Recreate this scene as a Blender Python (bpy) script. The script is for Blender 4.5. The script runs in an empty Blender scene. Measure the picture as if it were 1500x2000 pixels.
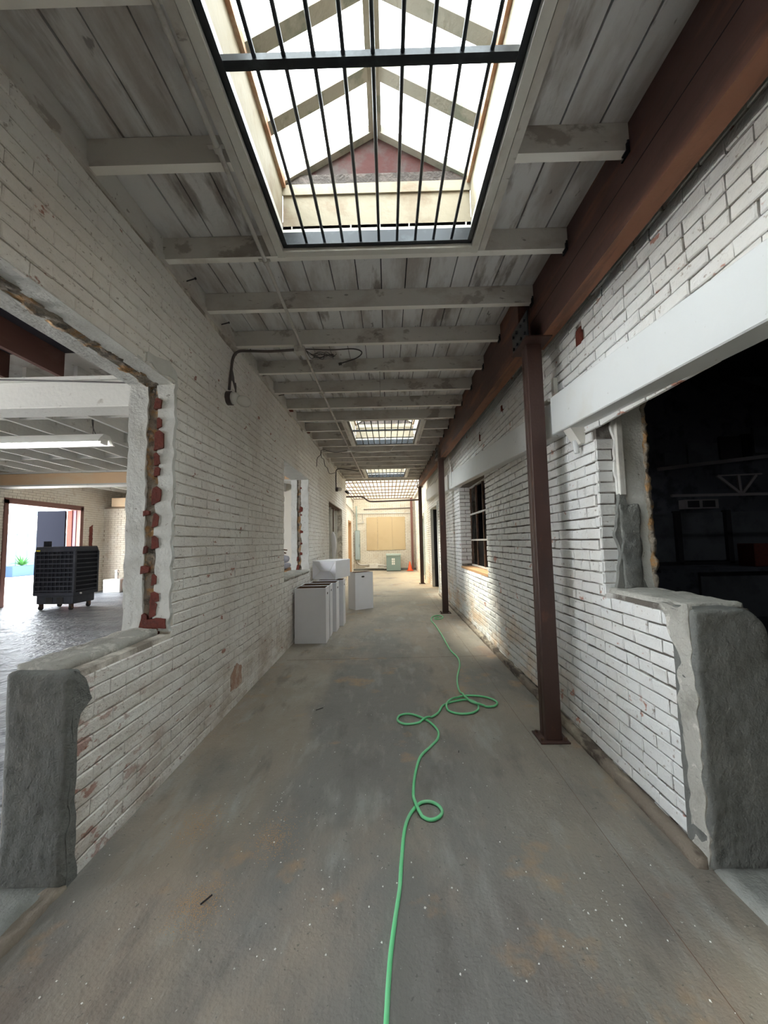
import bpy, bmesh, math, random
from mathutils import Vector, Matrix, noise
import numpy as np

random.seed(7)
S = bpy.context.scene
COL = S.collection

# ------------------------------------------------------------------ camera
CAM_H = 1.45
FPX = 750.0
YAW, PITCH, ROLL = 0.0101, 0.0772, -0.0200
_f = Vector((-math.sin(YAW) * math.cos(PITCH), math.cos(YAW) * math.cos(PITCH), math.sin(PITCH)))
_r0 = Vector((math.cos(YAW), math.sin(YAW), 0))
_u0 = _r0.cross(_f)
_r = _r0 * math.cos(ROLL) + _u0 * math.sin(ROLL)
_u = -_r0 * math.sin(ROLL) + _u0 * math.cos(ROLL)
cd = bpy.data.cameras.new('camera')
cam = bpy.data.objects.new('camera', cd)
COL.objects.link(cam)
cam.matrix_world = Matrix(((_r.x, _u.x, -_f.x, 0), (_r.y, _u.y, -_f.y, 0), (_r.z, _u.z, -_f.z, CAM_H), (0, 0, 0, 1)))
cd.sensor_fit = 'HORIZONTAL'
cd.sensor_width = 36.0
cd.lens = 36.0 * FPX / 1500.0
cd.clip_start = 0.02
cd.clip_end = 200
S.camera = cam


def project(P):
    q = Vector(P) - Vector((0, 0, CAM_H))
    w = q.dot(_f)
    if w < 0.05:
        return None
    return (750 + FPX * q.dot(_r) / w, 1000 - FPX * q.dot(_u) / w)


# ------------------------------------------------------------------ world, sun, exposure
w = bpy.data.worlds.new('world')
S.world = w
w.use_nodes = True
bg = w.node_tree.nodes['Background']
bg.inputs['Color'].default_value = (0.90, 0.95, 1.0, 1)
bg.inputs['Strength'].default_value = 3.2
sd = bpy.data.lights.new('sun', 'SUN')
sd.energy = 5.5
sd.angle = math.radians(14)
sd.color = (1.0, 0.92, 0.79)
sun = bpy.data.objects.new('sun', sd)
COL.objects.link(sun)
sun.rotation_euler = Vector((0.50, -0.30, -1.0)).to_track_quat('-Z', 'Y').to_euler()
sun.location = (0, 0, 12)


def portal(x, y, z, sx, sy, rot=(0, 0, 0)):
    l = bpy.data.lights.new('daylight_portal', 'AREA')
    l.shape = 'RECTANGLE'
    l.size, l.size_y = sx, sy
    l.cycles.is_portal = True
    o = bpy.data.objects.new('daylight_portal', l)
    o.location = (x, y, z)
    o.rotation_euler = rot
    COL.objects.link(o)


portal(-0.03, 1.25, 3.75, 1.2, 2.1)
portal(-0.06, 6.9, 3.9, 1.2, 1.8)
portal(-0.06, 11.65, 4.0, 1.2, 1.8)
portal(-0.03, -2.2, 3.7, 1.2, 2.1)
portal(-0.2, 16.4, 5.0, 3.2, 7.0)
portal(-9.98, 10.8, 1.35, 2.7, 2.45, (0, -math.pi / 2, 0))
portal(8.5, 2.5, 5.4, 0.8, 0.8)  # daylight through the roof hole added to brighten the dark right room
portal(-9.98, 0.6, 1.5, 3.0, 4.6, (0, -math.pi / 2, 0))

S.view_settings.view_transform = 'Standard'
S.view_settings.look = 'None'
S.view_settings.gamma = 1.0
S.view_settings.use_curve_mapping = False
S.view_settings.exposure = 2.65
S.cycles.max_bounces = 10
S.cycles.diffuse_bounces = 7
S.cycles.sample_clamp_indirect = 8.0
S.cycles.caustics_reflective = False
S.cycles.caustics_refractive = False


# ------------------------------------------------------------------ materials
def mat(name, base, rough=0.8, layers=(), bump=(), metal=0.0, emit=None, spec=None):
    """layers: (colour, scale, lo, hi, strength, (sx,sy,sz), detail[, zfade]) noise-masked colour mixes in world space.
    bump: (scale, height)"""
    m = bpy.data.materials.new(name)
    m.use_nodes = True
    nt = m.node_tree
    N, L = nt.nodes, nt.links
    b = N['Principled BSDF']
    b.inputs['Roughness'].default_value = rough
    b.inputs['Metallic'].default_value = metal
    if spec is not None:
        b.inputs['Specular IOR Level'].default_value = spec
    geo = N.new('ShaderNodeNewGeometry')
    col = None
    sep = None
    for k, ly in enumerate(layers):
        c, sc, lo, hi, st, ax, det = ly[:7]
        mp = N.new('ShaderNodeMapping')
        mp.inputs['Scale'].default_value = ax
        mp.inputs['Location'].default_value = (k * 3.7 + 1.3, k * 1.9, k * 5.1)
        L.new(geo.outputs['Position'], mp.inputs['Vector'])
        nz = N.new('ShaderNodeTexNoise')
        nz.inputs['Scale'].default_value = sc
        nz.inputs['Detail'].default_value = det
        nz.inputs['Roughness'].default_value = 0.6
        L.new(mp.outputs[0], nz.inputs['Vector'])
        mr = N.new('ShaderNodeMapRange')
        mr.inputs['From Min'].default_value = lo
        mr.inputs['From Max'].default_value = hi
        mr.inputs['To Min'].default_value = 0
        mr.inputs['To Max'].default_value = st
        L.new(nz.outputs[0], mr.inputs['Value'])
        fac = mr.outputs[0]
        for fd in ly[7:]:        # (axis, a, b): mask runs 0 at a to 1 at b along that axis
            if sep is None:
                sep = N.new('ShaderNodeSeparateXYZ')
                wn = N.new('ShaderNodeTexNoise')
                wn.inputs['Scale'].default_value = 1.6
                wn.inputs['Detail'].default_value = 6
                L.new(geo.outputs['Position'], wn.inputs['Vector'])
                v1 = N.new('ShaderNodeVectorMath')
                v1.operation = 'MULTIPLY_ADD'
                v1.inputs[1].default_value = (0.55, 0.55, 0.35)
                v1.inputs[2].default_value = (-0.275, -0.275, -0.175)
                L.new(wn.outputs['Color'], v1.inputs[0])
                v2 = N.new('ShaderNodeVectorMath')
                L.new(geo.outputs['Position'], v2.inputs[0])
                L.new(v1.outputs[0], v2.inputs[1])
                L.new(v2.outputs[0], sep.inputs[0])
            m2 = N.new('ShaderNodeMapRange')
            m2.inputs['From Min'].default_value = fd[1]
            m2.inputs['From Max'].default_value = fd[2]
            L.new(sep.outputs[fd[0]], m2.inputs['Value'])
            mu = N.new('ShaderNodeMath')
            mu.operation = 'MULTIPLY'
            L.new(fac, mu.inputs[0])
            L.new(m2.outputs[0], mu.inputs[1])
            fac = mu.outputs[0]
        mx = N.new('ShaderNodeMix')
        mx.data_type = 'RGBA'
        if col is None:
            mx.inputs['A'].default_value = (*base, 1)
        else:
            L.new(col, mx.inputs['A'])
        mx.inputs['B'].default_value = (*c, 1)
        L.new(fac, mx.inputs['Factor'])
        col = mx.outputs['Result']
    if col is None:
        b.inputs['Base Color'].default_value = (*base, 1)
    else:
        L.new(col, b.inputs['Base Color'])
    prev = None
    for sc, h in bump:
        nz = N.new('ShaderNodeTexNoise')
        nz.inputs['Scale'].default_value = sc
        nz.inputs['Detail'].default_value = 4
        L.new(geo.outputs['Position'], nz.inputs['Vector'])
        bp = N.new('ShaderNodeBump')
        bp.inputs['Strength'].default_value = 1.0
        bp.inputs['Distance'].default_value = h
        L.new(nz.outputs[0], bp.inputs['Height'])
        if prev is not None:
            L.new(prev, bp.inputs['Normal'])
        prev = bp.outputs[0]
    if prev is not None:
        L.new(prev, b.inputs['Normal'])
    if emit:
        b.inputs['Emission Color'].default_value = (*emit[0], 1)
        b.inputs['Emission Strength'].default_value = emit[1]
    return m


ONE = (1, 1, 1)
RED = (0.15, 0.032, 0.020)
M = {}
M['brick_left'] = mat('painted_brick_left', (0.80, 0.775, 0.735), 0.75, [
    ((0.58, 0.51, 0.455), 1.1, 0.46, 0.72, 0.55, ONE, 5),
    ((0.88, 0.87, 0.83), 2.3, 0.50, 0.66, 0.6, ONE, 4),
    ((0.42, 0.34, 0.27), 3.0, 0.40, 0.64, 0.75, (1, 1, 2.5), 6, (2, 1.1, 0.1)),
    ((0.30, 0.25, 0.21), 34, 0.62, 0.70, 0.75, (1, 1, 1.6), 3),
    ((0.30, 0.10, 0.06), 6.0, 0.66, 0.69, 0.85, (1, 1, 1.8), 4),
    ((0.30, 0.10, 0.06), 9.0, 0.57, 0.60, 0.85, (1, 0.8, 1.5), 4, (1, 2.5, 1.8), (2, 1.1, 0.5))],
    [(22, 0.010), (90, 0.004)])
M['brick_right'] = mat('painted_brick_right', (0.76, 0.765, 0.76), 0.7, [
    ((0.60, 0.55, 0.48), 1.3, 0.5, 0.72, 0.5, ONE, 5),
    ((0.60, 0.38, 0.20), 2.4, 0.42, 0.62, 0.8, (1, 0.7, 1.6), 5, (2, 0.9, 0.1), (1, 2.6, 4.2)),
    ((0.30, 0.24, 0.20), 30, 0.64, 0.71, 0.8, ONE, 3),
    ((0.40, 0.13, 0.07), 5.0, 0.66, 0.69, 0.8, (1, 1, 1.5), 4)],
    [(22, 0.008), (90, 0.003)])
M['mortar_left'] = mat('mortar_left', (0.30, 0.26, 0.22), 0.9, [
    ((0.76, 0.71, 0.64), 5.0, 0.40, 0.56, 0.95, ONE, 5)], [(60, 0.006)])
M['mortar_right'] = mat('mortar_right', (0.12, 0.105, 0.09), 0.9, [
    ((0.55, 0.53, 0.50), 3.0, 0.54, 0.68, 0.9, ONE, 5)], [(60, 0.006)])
M['brick_back'] = mat('painted_brick_cream', (0.66, 0.61, 0.52), 0.75, [
    ((0.72, 0.69, 0.62), 1.2, 0.45, 0.6, 0.7, ONE, 5),
    ((0.45, 0.33, 0.22), 4.0, 0.58, 0.72, 0.6, ONE, 5)], [(30, 0.006)])
M['mortar_back'] = mat('mortar_cream', (0.34, 0.28, 0.21), 0.9)
M['plaster'] = mat('painted_plaster', (0.66, 0.66, 0.63), 0.75, [
    ((0.50, 0.49, 0.45), 4, 0.48, 0.66, 0.6, ONE, 5),
    ((0.22, 0.19, 0.16), 26, 0.66, 0.71, 0.8, ONE, 3)], [(14, 0.012), (70, 0.004)])
M['concrete'] = mat('grey_concrete', (0.155, 0.16, 0.15), 0.9, [
    ((0.22, 0.22, 0.20), 3.0, 0.45, 0.65, 0.7, ONE, 6),
    ((0.09, 0.09, 0.085), 9.0, 0.56, 0.72, 0.6, ONE, 5)], [(18, 0.014), (120, 0.004)])
M['concrete_pale'] = mat('pale_concrete', (0.42, 0.41, 0.37), 0.9, [
    ((0.26, 0.25, 0.22), 5.0, 0.5, 0.66, 0.8, ONE, 6),
    ((0.62, 0.60, 0.55), 11.0, 0.58, 0.64, 0.8, ONE, 4)], [(18, 0.014), (90, 0.005)])
M['faded'] = mat('faded_pink_brick', (0.42, 0.26, 0.19), 0.9, [((0.6, 0.5, 0.42), 14, 0.45, 0.6, 0.8, ONE, 4)], [(60, 0.005)])
M['kerb'] = mat('stained_kerb', (0.20, 0.165, 0.13), 0.9, [((0.38, 0.33, 0.26), 4.0, 0.48, 0.62, 0.8, (1, 0.5, 1), 6), ((0.06, 0.045, 0.035), 5.0, 0.55, 0.62, 0.9, (1, 0.5, 1), 5)], [(18, 0.012), (90, 0.004)])
M['rough_mortar'] = mat('broken_mortar', (0.30, 0.26, 0.21), 0.95, [
    ((0.45, 0.24, 0.08), 8.0, 0.50, 0.60, 0.8, ONE, 4),
    ((0.14, 0.12, 0.10), 14.0, 0.52, 0.62, 0.9, ONE, 4)], [(30, 0.02)])
M['red_brick'] = mat('bare_red_brick', RED, 0.9, [
    ((0.09, 0.025, 0.018), 20, 0.5, 0.65, 0.8, ONE, 4)], [(60, 0.006)])
M['floor'] = mat('worn_concrete_floor', (0.180, 0.172, 0.158), 0.72, [
    ((0.37, 0.335, 0.28), 0.9, 0.36, 0.54, 0.85, (1, 0.35, 1), 6, (0, -0.62, -0.74), (1, 2.4, 3.6)),
    ((0.24, 0.205, 0.165), 0.9, 0.34, 0.50, 0.8, (1, 0.5, 1), 6, (0, -0.55, -0.75)),
    ((0.26, 0.225, 0.18), 1.1, 0.36, 0.52, 0.7, (1, 0.5, 1), 6, (0, 0.35, 0.95)),
    ((0.30, 0.245, 0.195), 1.2, 0.46, 0.62, 0.75, (1, 0.6, 1), 6),
    ((0.13, 0.125, 0.115), 1.7, 0.50, 0.66, 0.6, (1, 0.5, 1), 7),
    ((0.34, 0.34, 0.32), 3.4, 0.56, 0.70, 0.5, (1.4, 0.4, 1), 7),
    ((0.32, 0.31, 0.28), 5.0, 0.56, 0.70, 0.35, (2.6, 0.6, 1), 6),
    ((0.11, 0.10, 0.09), 3.0, 0.57, 0.68, 0.5, (2, 0.6, 1), 7),
    ((0.15, 0.095, 0.07), 1.3, 0.50, 0.66, 0.6, (1, 0.5, 1), 6, (1, 2.0, 1.3)),
    ((0.42, 0.36, 0.27), 0.9, 0.30, 0.5, 0.7, ONE, 5, (1, 6.0, 12.0)),
    ((0.36, 0.23, 0.12), 2.6, 0.60, 0.70, 0.6, ONE, 5),
    ((0.23, 0.13, 0.085), 1.7, 0.52, 0.68, 0.5, (1, 0.6, 1), 6, (0, 0.7, 1.2)),
    ((0.55, 0.54, 0.50), 60, 0.715, 0.74, 0.7, ONE, 2),
    ((0.08, 0.075, 0.07), 42, 0.70, 0.73, 0.6, ONE, 2)],
    [(9, 0.010), (70, 0.004)])
M['floor_left'] = mat('blue_grey_slab', (0.20, 0.215, 0.24), 0.42, [
    ((0.10, 0.11, 0.125), 1.2, 0.45, 0.6, 0.75, (0.4, 1.6, 1), 6),
    ((0.34, 0.35, 0.37), 2.2, 0.55, 0.68, 0.5, (0.5, 1.5, 1), 6)], [(5, 0.05), (20, 0.010)])
M['threshold'] = mat('threshold_concrete', (0.27, 0.275, 0.26), 0.85, [
    ((0.17, 0.165, 0.15), 3.0, 0.45, 0.65, 0.8, ONE, 6)], [(16, 0.012), (90, 0.004)])
STAIN = (0.20, 0.165, 0.145)
M['plank'] = mat('stained_white_planks', (0.72, 0.72, 0.73), 0.8, [
    ((0.40, 0.355, 0.33), 1.7, 0.48, 0.62, 0.8, (2.2, 0.5, 1), 6),
    (STAIN, 1.6, 0.58, 0.66, 0.75, (3.4, 0.7, 1), 6),
    ((0.10, 0.085, 0.08), 14, 0.69, 0.73, 0.6, (1, 0.4, 1), 3)], [(30, 0.003)])
M['joist'] = mat('stained_white_joist', (0.60, 0.58, 0.545), 0.8, [
    ((0.42, 0.37, 0.33), 2.4, 0.49, 0.62, 0.6, (1, 1, 1.6), 5),
    ((0.24, 0.195, 0.165), 3.1, 0.58, 0.62, 0.6, (1.1, 1, 1.6), 6),
    ((0.15, 0.13, 0.11), 20, 0.66, 0.71, 0.7, (0.4, 1, 1.4), 3)], [(30, 0.003)])
M['joist_edge'] = mat('pale_joist_underside', (0.86, 0.84, 0.80), 0.7, [((0.55, 0.50, 0.44), 2.4, 0.56, 0.68, 0.6, ONE, 5)])  # lighter tone used on the joist undersides only
M['trim'] = mat('cream_painted_trim', (0.66, 0.645, 0.60), 0.7, [
    ((0.38, 0.32, 0.24), 4, 0.54, 0.68, 0.6, (1, 0.5, 1), 5)], [(30, 0.003)])
M['curb'] = mat('cream_curb_board', (0.30, 0.26, 0.19), 0.75, [
    ((0.20, 0.13, 0.08), 3, 0.52, 0.66, 0.7, (1, 1, 1), 5)], [(30, 0.003)])
M['rusty_board'] = mat('rusty_flashing', (0.42, 0.22, 0.13), 0.8, [
    ((0.60, 0.48, 0.36), 7, 0.46, 0.6, 0.7, ONE, 5)], [(40, 0.004)])
M['rafter'] = mat('mossy_rafter', (0.30, 0.28, 0.23), 0.85, [
    ((0.15, 0.17, 0.13), 6, 0.5, 0.6, 0.7, ONE, 5)], [(40, 0.004)])
M['rafter_dark'] = mat('dusty_dark_wood', (0.055, 0.045, 0.04), 0.95, [((0.11, 0.09, 0.08), 12, 0.48, 0.6, 0.8, ONE, 5)], [(60, 0.01)])
M['gable'] = mat('red_gable_sheet', (0.055, 0.014, 0.012), 0.9, [
    ((0.06, 0.048, 0.045), 5, 0.42, 0.56, 0.9, ONE, 6)], [(20, 0.004)])
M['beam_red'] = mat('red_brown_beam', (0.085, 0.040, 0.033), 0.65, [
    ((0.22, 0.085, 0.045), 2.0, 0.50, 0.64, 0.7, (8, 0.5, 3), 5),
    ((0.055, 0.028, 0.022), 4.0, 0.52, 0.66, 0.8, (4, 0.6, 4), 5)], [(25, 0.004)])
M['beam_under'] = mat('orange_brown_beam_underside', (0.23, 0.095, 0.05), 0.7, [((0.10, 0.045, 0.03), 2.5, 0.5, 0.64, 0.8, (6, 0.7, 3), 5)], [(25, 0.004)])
M['post'] = mat('rust_brown_steel', (0.056, 0.026, 0.02), 0.5, [
    ((0.035, 0.02, 0.018), 3.0, 0.48, 0.66, 0.8, (1, 1, 0.5), 5),
    ((0.11, 0.045, 0.028), 12.0, 0.62, 0.70, 0.7, (1, 1, 0.4), 4)], [(60, 0.001)])
M['black_steel'] = mat('black_steel', (0.018, 0.022, 0.028), 0.38, [
    ((0.06, 0.07, 0.08), 9, 0.52, 0.66, 0.6, ONE, 4)], metal=0.3)
M['rust_steel'] = mat('rusted_steel', (0.13, 0.07, 0.045), 0.7, [
    ((0.05, 0.035, 0.03), 12, 0.45, 0.6, 0.8, ONE, 4)])
M['lintel'] = mat('white_lintel_paint', (0.60, 0.615, 0.615), 0.6, [
    ((0.54, 0.51, 0.45), 1.8, 0.55, 0.72, 0.5, ONE, 5),
    ((0.30, 0.28, 0.25), 24, 0.69, 0.73, 0.6, ONE, 3)], [(8, 0.006)])
M['conduit'] = mat('painted_conduit', (0.52, 0.50, 0.47), 0.6, [
    ((0.25, 0.21, 0.18), 8, 0.55, 0.66, 0.7, ONE, 4)])
M['conduit_dark'] = mat('bare_dark_conduit', (0.10, 0.08, 0.08), 0.55)
M['cable'] = mat('dark_cable', (0.05, 0.045, 0.045), 0.6)
M['white_cable'] = mat('white_cable', (0.7, 0.7, 0.68), 0.6)
M['hose'] = mat('green_hose', (0.16, 0.62, 0.28), 0.42, [
    ((0.28, 0.55, 0.34), 6, 0.5, 0.66, 0.6, ONE, 4)])
M['bin'] = mat('white_cardboard', (0.82, 0.82, 0.86), 0.65, [
    ((0.77, 0.77, 0.81), 3, 0.5, 0.66, 0.5, ONE, 3)])
M['bin_in'] = mat('brown_cardboard', (0.19, 0.105, 0.06), 0.85)
M['plywood'] = mat('tan_painted_plywood', (0.52, 0.405, 0.245), 0.7, [
    ((0.45, 0.34, 0.20), 1.6, 0.5, 0.66, 0.5, ONE, 4)])
M['green_metal'] = mat('sage_green_enamel', (0.19, 0.26, 0.245), 0.5)
M['green_pale'] = mat('pale_green_enamel', (0.34, 0.42, 0.40), 0.5)
M['steel_blue'] = mat('blue_grey_enamel', (0.33, 0.40, 0.42), 0.5)
M['label'] = mat('white_label', (0.75, 0.75, 0.72), 0.6)
M['cone'] = mat('orange_plastic', (0.85, 0.12, 0.03), 0.5)
M['cooler'] = mat('charcoal_plastic', (0.022, 0.025, 0.036), 0.55, [
    ((0.05, 0.052, 0.065), 3, 0.5, 0.66, 0.6, ONE, 4)])
M['cooler_in'] = mat('black_pad', (0.008, 0.009, 0.014), 0.9)
M['rubber'] = mat('black_rubber', (0.02, 0.02, 0.02), 0.7)
M['yellow'] = mat('yellow_label', (0.75, 0.62, 0.05), 0.6)
M['beam_white'] = mat('white_painted_beam', (0.60, 0.60, 0.57), 0.7, [
    ((0.30, 0.27, 0.24), 7, 0.62, 0.70, 0.7, ONE, 4)], [(20, 0.004)])
M['beam_tan'] = mat('bare_tan_beam', (0.72, 0.50, 0.31), 0.75, [
    ((0.70, 0.58, 0.42), 2, 0.48, 0.62, 0.7, (0.5, 1, 1), 5)])
M['dark_joist'] = mat('dark_red_joist', (0.10, 0.045, 0.035), 0.8, [
    ((0.22, 0.13, 0.10), 3, 0.5, 0.66, 0.6, (1, 0.4, 1), 4)])
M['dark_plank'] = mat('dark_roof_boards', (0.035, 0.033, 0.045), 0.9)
M['dark_wall'] = mat('blotchy_dark_wall', (0.10, 0.105, 0.125), 0.9, [
    ((0.02, 0.02, 0.025), 2.5, 0.5, 0.62, 0.7, ONE, 5)])  # near-black blotches over a dark blue-grey base
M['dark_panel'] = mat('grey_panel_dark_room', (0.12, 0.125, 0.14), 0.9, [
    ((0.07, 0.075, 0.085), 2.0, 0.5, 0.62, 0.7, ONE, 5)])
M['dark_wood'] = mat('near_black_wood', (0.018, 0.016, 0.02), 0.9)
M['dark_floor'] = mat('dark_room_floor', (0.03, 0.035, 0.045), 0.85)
M['grey_truss'] = mat('grey_truss_wood', (0.30, 0.27, 0.27), 0.85)
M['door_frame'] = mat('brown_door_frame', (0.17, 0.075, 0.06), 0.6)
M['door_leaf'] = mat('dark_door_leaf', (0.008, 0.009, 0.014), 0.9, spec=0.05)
M['pink_board'] = mat('pink_painted_board', (0.22, 0.12, 0.15), 0.8)
M['yard'] = mat('sunlit_yard_concrete', (0.75, 0.74, 0.72), 0.9)
M['fence'] = mat('pale_blue_fence', (0.13, 0.165, 0.20), 0.9, spec=0.1)
M['planter'] = mat('blue_grey_planter', (0.035, 0.06, 0.12), 0.9, spec=0.1)
M['planter_pale'] = mat('pale_planter', (0.12, 0.10, 0.10), 0.9, spec=0.1)
M['leaf'] = mat('strap_leaf_green', (0.03, 0.11, 0.025), 0.8, spec=0.1)
M['cream'] = mat('cream_wall', (0.72, 0.69, 0.62), 0.8)
M['orange_wood'] = mat('orange_bare_wood', (0.42, 0.24, 0.12), 0.8)
M['tube'] = mat('lit_fluorescent_tube', (1, 1, 1), 0.5, emit=((1.0, 0.98, 0.93), 6.0))
M['enamel'] = mat('white_enamel', (0.75, 0.75, 0.72), 0.5)
M['crate_green'] = mat('dark_green_crate', (0.01, 0.05, 0.045), 0.4)
M['red_plastic'] = mat('red_plastic', (0.45, 0.02, 0.04), 0.5)
M['cardboard'] = mat('plain_cardboard', (0.36, 0.18, 0.10), 0.85)
M['sack'] = mat('pale_blue_sack', (0.50, 0.55, 0.68), 0.6)
M['firewood'] = mat('brown_scrap_wood', (0.16, 0.085, 0.045), 0.9)
M['sand'] = mat('orange_sand', (0.42, 0.25, 0.12), 0.95)
M['crumb'] = mat('plaster_crumb', (0.75, 0.74, 0.70), 0.9)
M['glass_jar'] = mat('frosted_lamp_glass', (0.72, 0.70, 0.66), 0.15)


def glass(name, tint=(0.93, 0.96, 0.95), rough=0.25, white=0.12):
    m = bpy.data.materials.new(name)
    m.use_nodes = True
    nt = m.node_tree
    N, L = nt.nodes, nt.links
    N.remove(N['Principled BSDF'])
    out = N['Material Output']
    tr = N.new('ShaderNodeBsdfTransparent')
    tr.inputs[0].default_value = (*tint, 1)
    tl = N.new('ShaderNodeBsdfTranslucent')
    tl.inputs[0].default_value = (0.9, 0.9, 0.88, 1)
    gl = N.new('ShaderNodeBsdfGlossy')
    gl.inputs['Roughness'].default_value = rough
    m1 = N.new('ShaderNodeMixShader')
    m1.inputs[0].default_value = white
    L.new(tr.outputs[0], m1.inputs[1])
    L.new(tl.outputs[0], m1.inputs[2])
    m2 = N.new('ShaderNodeMixShader')
    m2.inputs[0].default_value = 0.05
    L.new(m1.outputs[0], m2.inputs[1])
    L.new(gl.outputs[0], m2.inputs[2])
    L.new(m2.outputs[0], out.inputs[0])
    return m


M['glass'] = glass('wired_skylight_glass')
M['glass_court'] = glass('dimming_court_glass', (0.62, 0.59, 0.52), 0.4, 0.15)  # tinted to cut the daylight entering the far court
M['glass_dusty'] = glass('dusty_window_glass', (0.6, 0.62, 0.62), 0.3, 0.05)


# ------------------------------------------------------------------ builders
def wloc(o):
    v = Vector((0, 0, 0))
    while o is not None:
        v = v + o.location
        o = o.parent
    return v


def tag(o, label=None, cat=None, group=None, kind=None):
    if label: o['label'] = label
    if cat: o['category'] = cat
    if group: o['group'] = group
    if kind: o['kind'] = kind
    return o


def empty(name, loc, label=None, cat=None, group=None, kind=None):
    o = bpy.data.objects.new(name, None)
    o.empty_display_size = 0.1
    o.location = loc
    COL.objects.link(o)
    return tag(o, label, cat, group, kind)


class MB:
    def __init__(s):
        s.v, s.f = [], []

    def add(s, vs, fs):
        n = len(s.v)
        s.v += [tuple(v) for v in vs]
        s.f += [tuple(i + n for i in f) for f in fs]
        return s

    def box(s, x0, x1, y0, y1, z0, z1):
        return s.hexa([(x0, y0, z0), (x1, y0, z0), (x1, y1, z0), (x0, y1, z0),
                       (x0, y0, z1), (x1, y0, z1), (x1, y1, z1), (x0, y1, z1)])

    def hexa(s, p):
        return s.add(p, [(3, 2, 1, 0), (4, 5, 6, 7), (0, 1, 5, 4), (1, 2, 6, 5), (2, 3, 7, 6), (3, 0, 4, 7)])

    def slope(s, x0, x1, y0, y1, z0f, z1f):
        return s.hexa([(x0, y0, z0f(y0)), (x1, y0, z0f(y0)), (x1, y1, z0f(y1)), (x0, y1, z0f(y1)),
                       (x0, y0, z1f(y0)), (x1, y0, z1f(y0)), (x1, y1, z1f(y1)), (x0, y1, z1f(y1))])

    def bar(s, a, b, wx, wz, up=(0, 0, 1)):
        a, b = Vector(a), Vector(b)
        d = (b - a).normalized()
        up = Vector(up)
        if abs(d.dot(up)) > 0.98: up = Vector((0, 1, 0))
        r = d.cross(up).normalized()
        u = r.cross(d)
        r, u = r * wx / 2, u * wz / 2
        return s.hexa([a - r - u, a + r - u, b + r - u, b - r - u, a - r + u, a + r + u, b + r + u, b - r + u])

    def tube(s, pts, rad, n=10, cap=True):
        pts = [Vector(p) for p in pts]
        rs = rad if isinstance(rad, (list, tuple)) else [rad] * len(pts)
        vs, fs = [], []
        pr = None
        for i, p in enumerate(pts):
            d = (pts[min(i + 1, len(pts) - 1)] - pts[max(i - 1, 0)]).normalized()
            if pr is None:
                pr = d.orthogonal().normalized()
            pr = (pr - d * pr.dot(d))
            if pr.length < 1e-5: pr = d.orthogonal()
            pr.normalize()
            q = d.cross(pr)
            for k in range(n):
                a = 2 * math.pi * k / n
                vs.append(p + (pr * math.cos(a) + q * math.sin(a)) * rs[i])
        for i in range(len(pts) - 1):
            for k in range(n):
                k2 = (k + 1) % n
                fs.append((i * n + k, i * n + k2, (i + 1) * n + k2, (i + 1) * n + k))
        if cap:
            fs.append(tuple(reversed(range(n))))
            fs.append(tuple(range((len(pts) - 1) * n, len(pts) * n)))
        return s.add(vs, fs)

    def prism(s, poly, axis, a, b):
        """poly of 2D points extruded along axis (0,1,2) from a to b"""
        def P(q, t):
            r = list(q)
            r.insert(axis, t)
            return tuple(r)
        n = len(poly)
        vs = [P(q, a) for q in poly] + [P(q, b) for q in poly]
        fs = [tuple(reversed(range(n))), tuple(range(n, 2 * n))]
        fs += [(i, (i + 1) % n, n + (i + 1) % n, n + i) for i in range(n)]
        return s.add(vs, fs)

    def build(s, name, m, parent=None, at=None, smooth=False, label=None, cat=None, group=None, kind=None,
              bevel=0.0, seg=1):
        me = bpy.data.meshes.new(name)
        o = bpy.data.objects.new(name, me)
        off = wloc(parent) if parent is not None else Vector((0, 0, 0))
        if at is not None:
            o.location = Vector(at) - off
            off = Vector(at)
        me.from_pydata([tuple(Vector(v) - off) for v in s.v], [], s.f)
        me.materials.append(m)
        bm = bmesh.new()
        bm.from_mesh(me)
        bmesh.ops.recalc_face_normals(bm, faces=bm.faces)
        if bevel > 0:
            bmesh.ops.bevel(bm, geom=list(bm.edges), offset=bevel, segments=seg, affect='EDGES', profile=0.6,
                            clamp_overlap=True)
        bm.to_mesh(me)
        bm.free()
        if smooth:
            for p in me.polygons: p.use_smooth = True
        if parent is not None: o.parent = parent
        COL.objects.link(o)
        return tag(o, label, cat, group, kind)


def bx(name, m, b, parent=None, at=None, bevel=0.0, seg=1, **k):
    return MB().box(*b).build(name, m, parent, at=at, bevel=bevel, seg=seg, **k)


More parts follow.
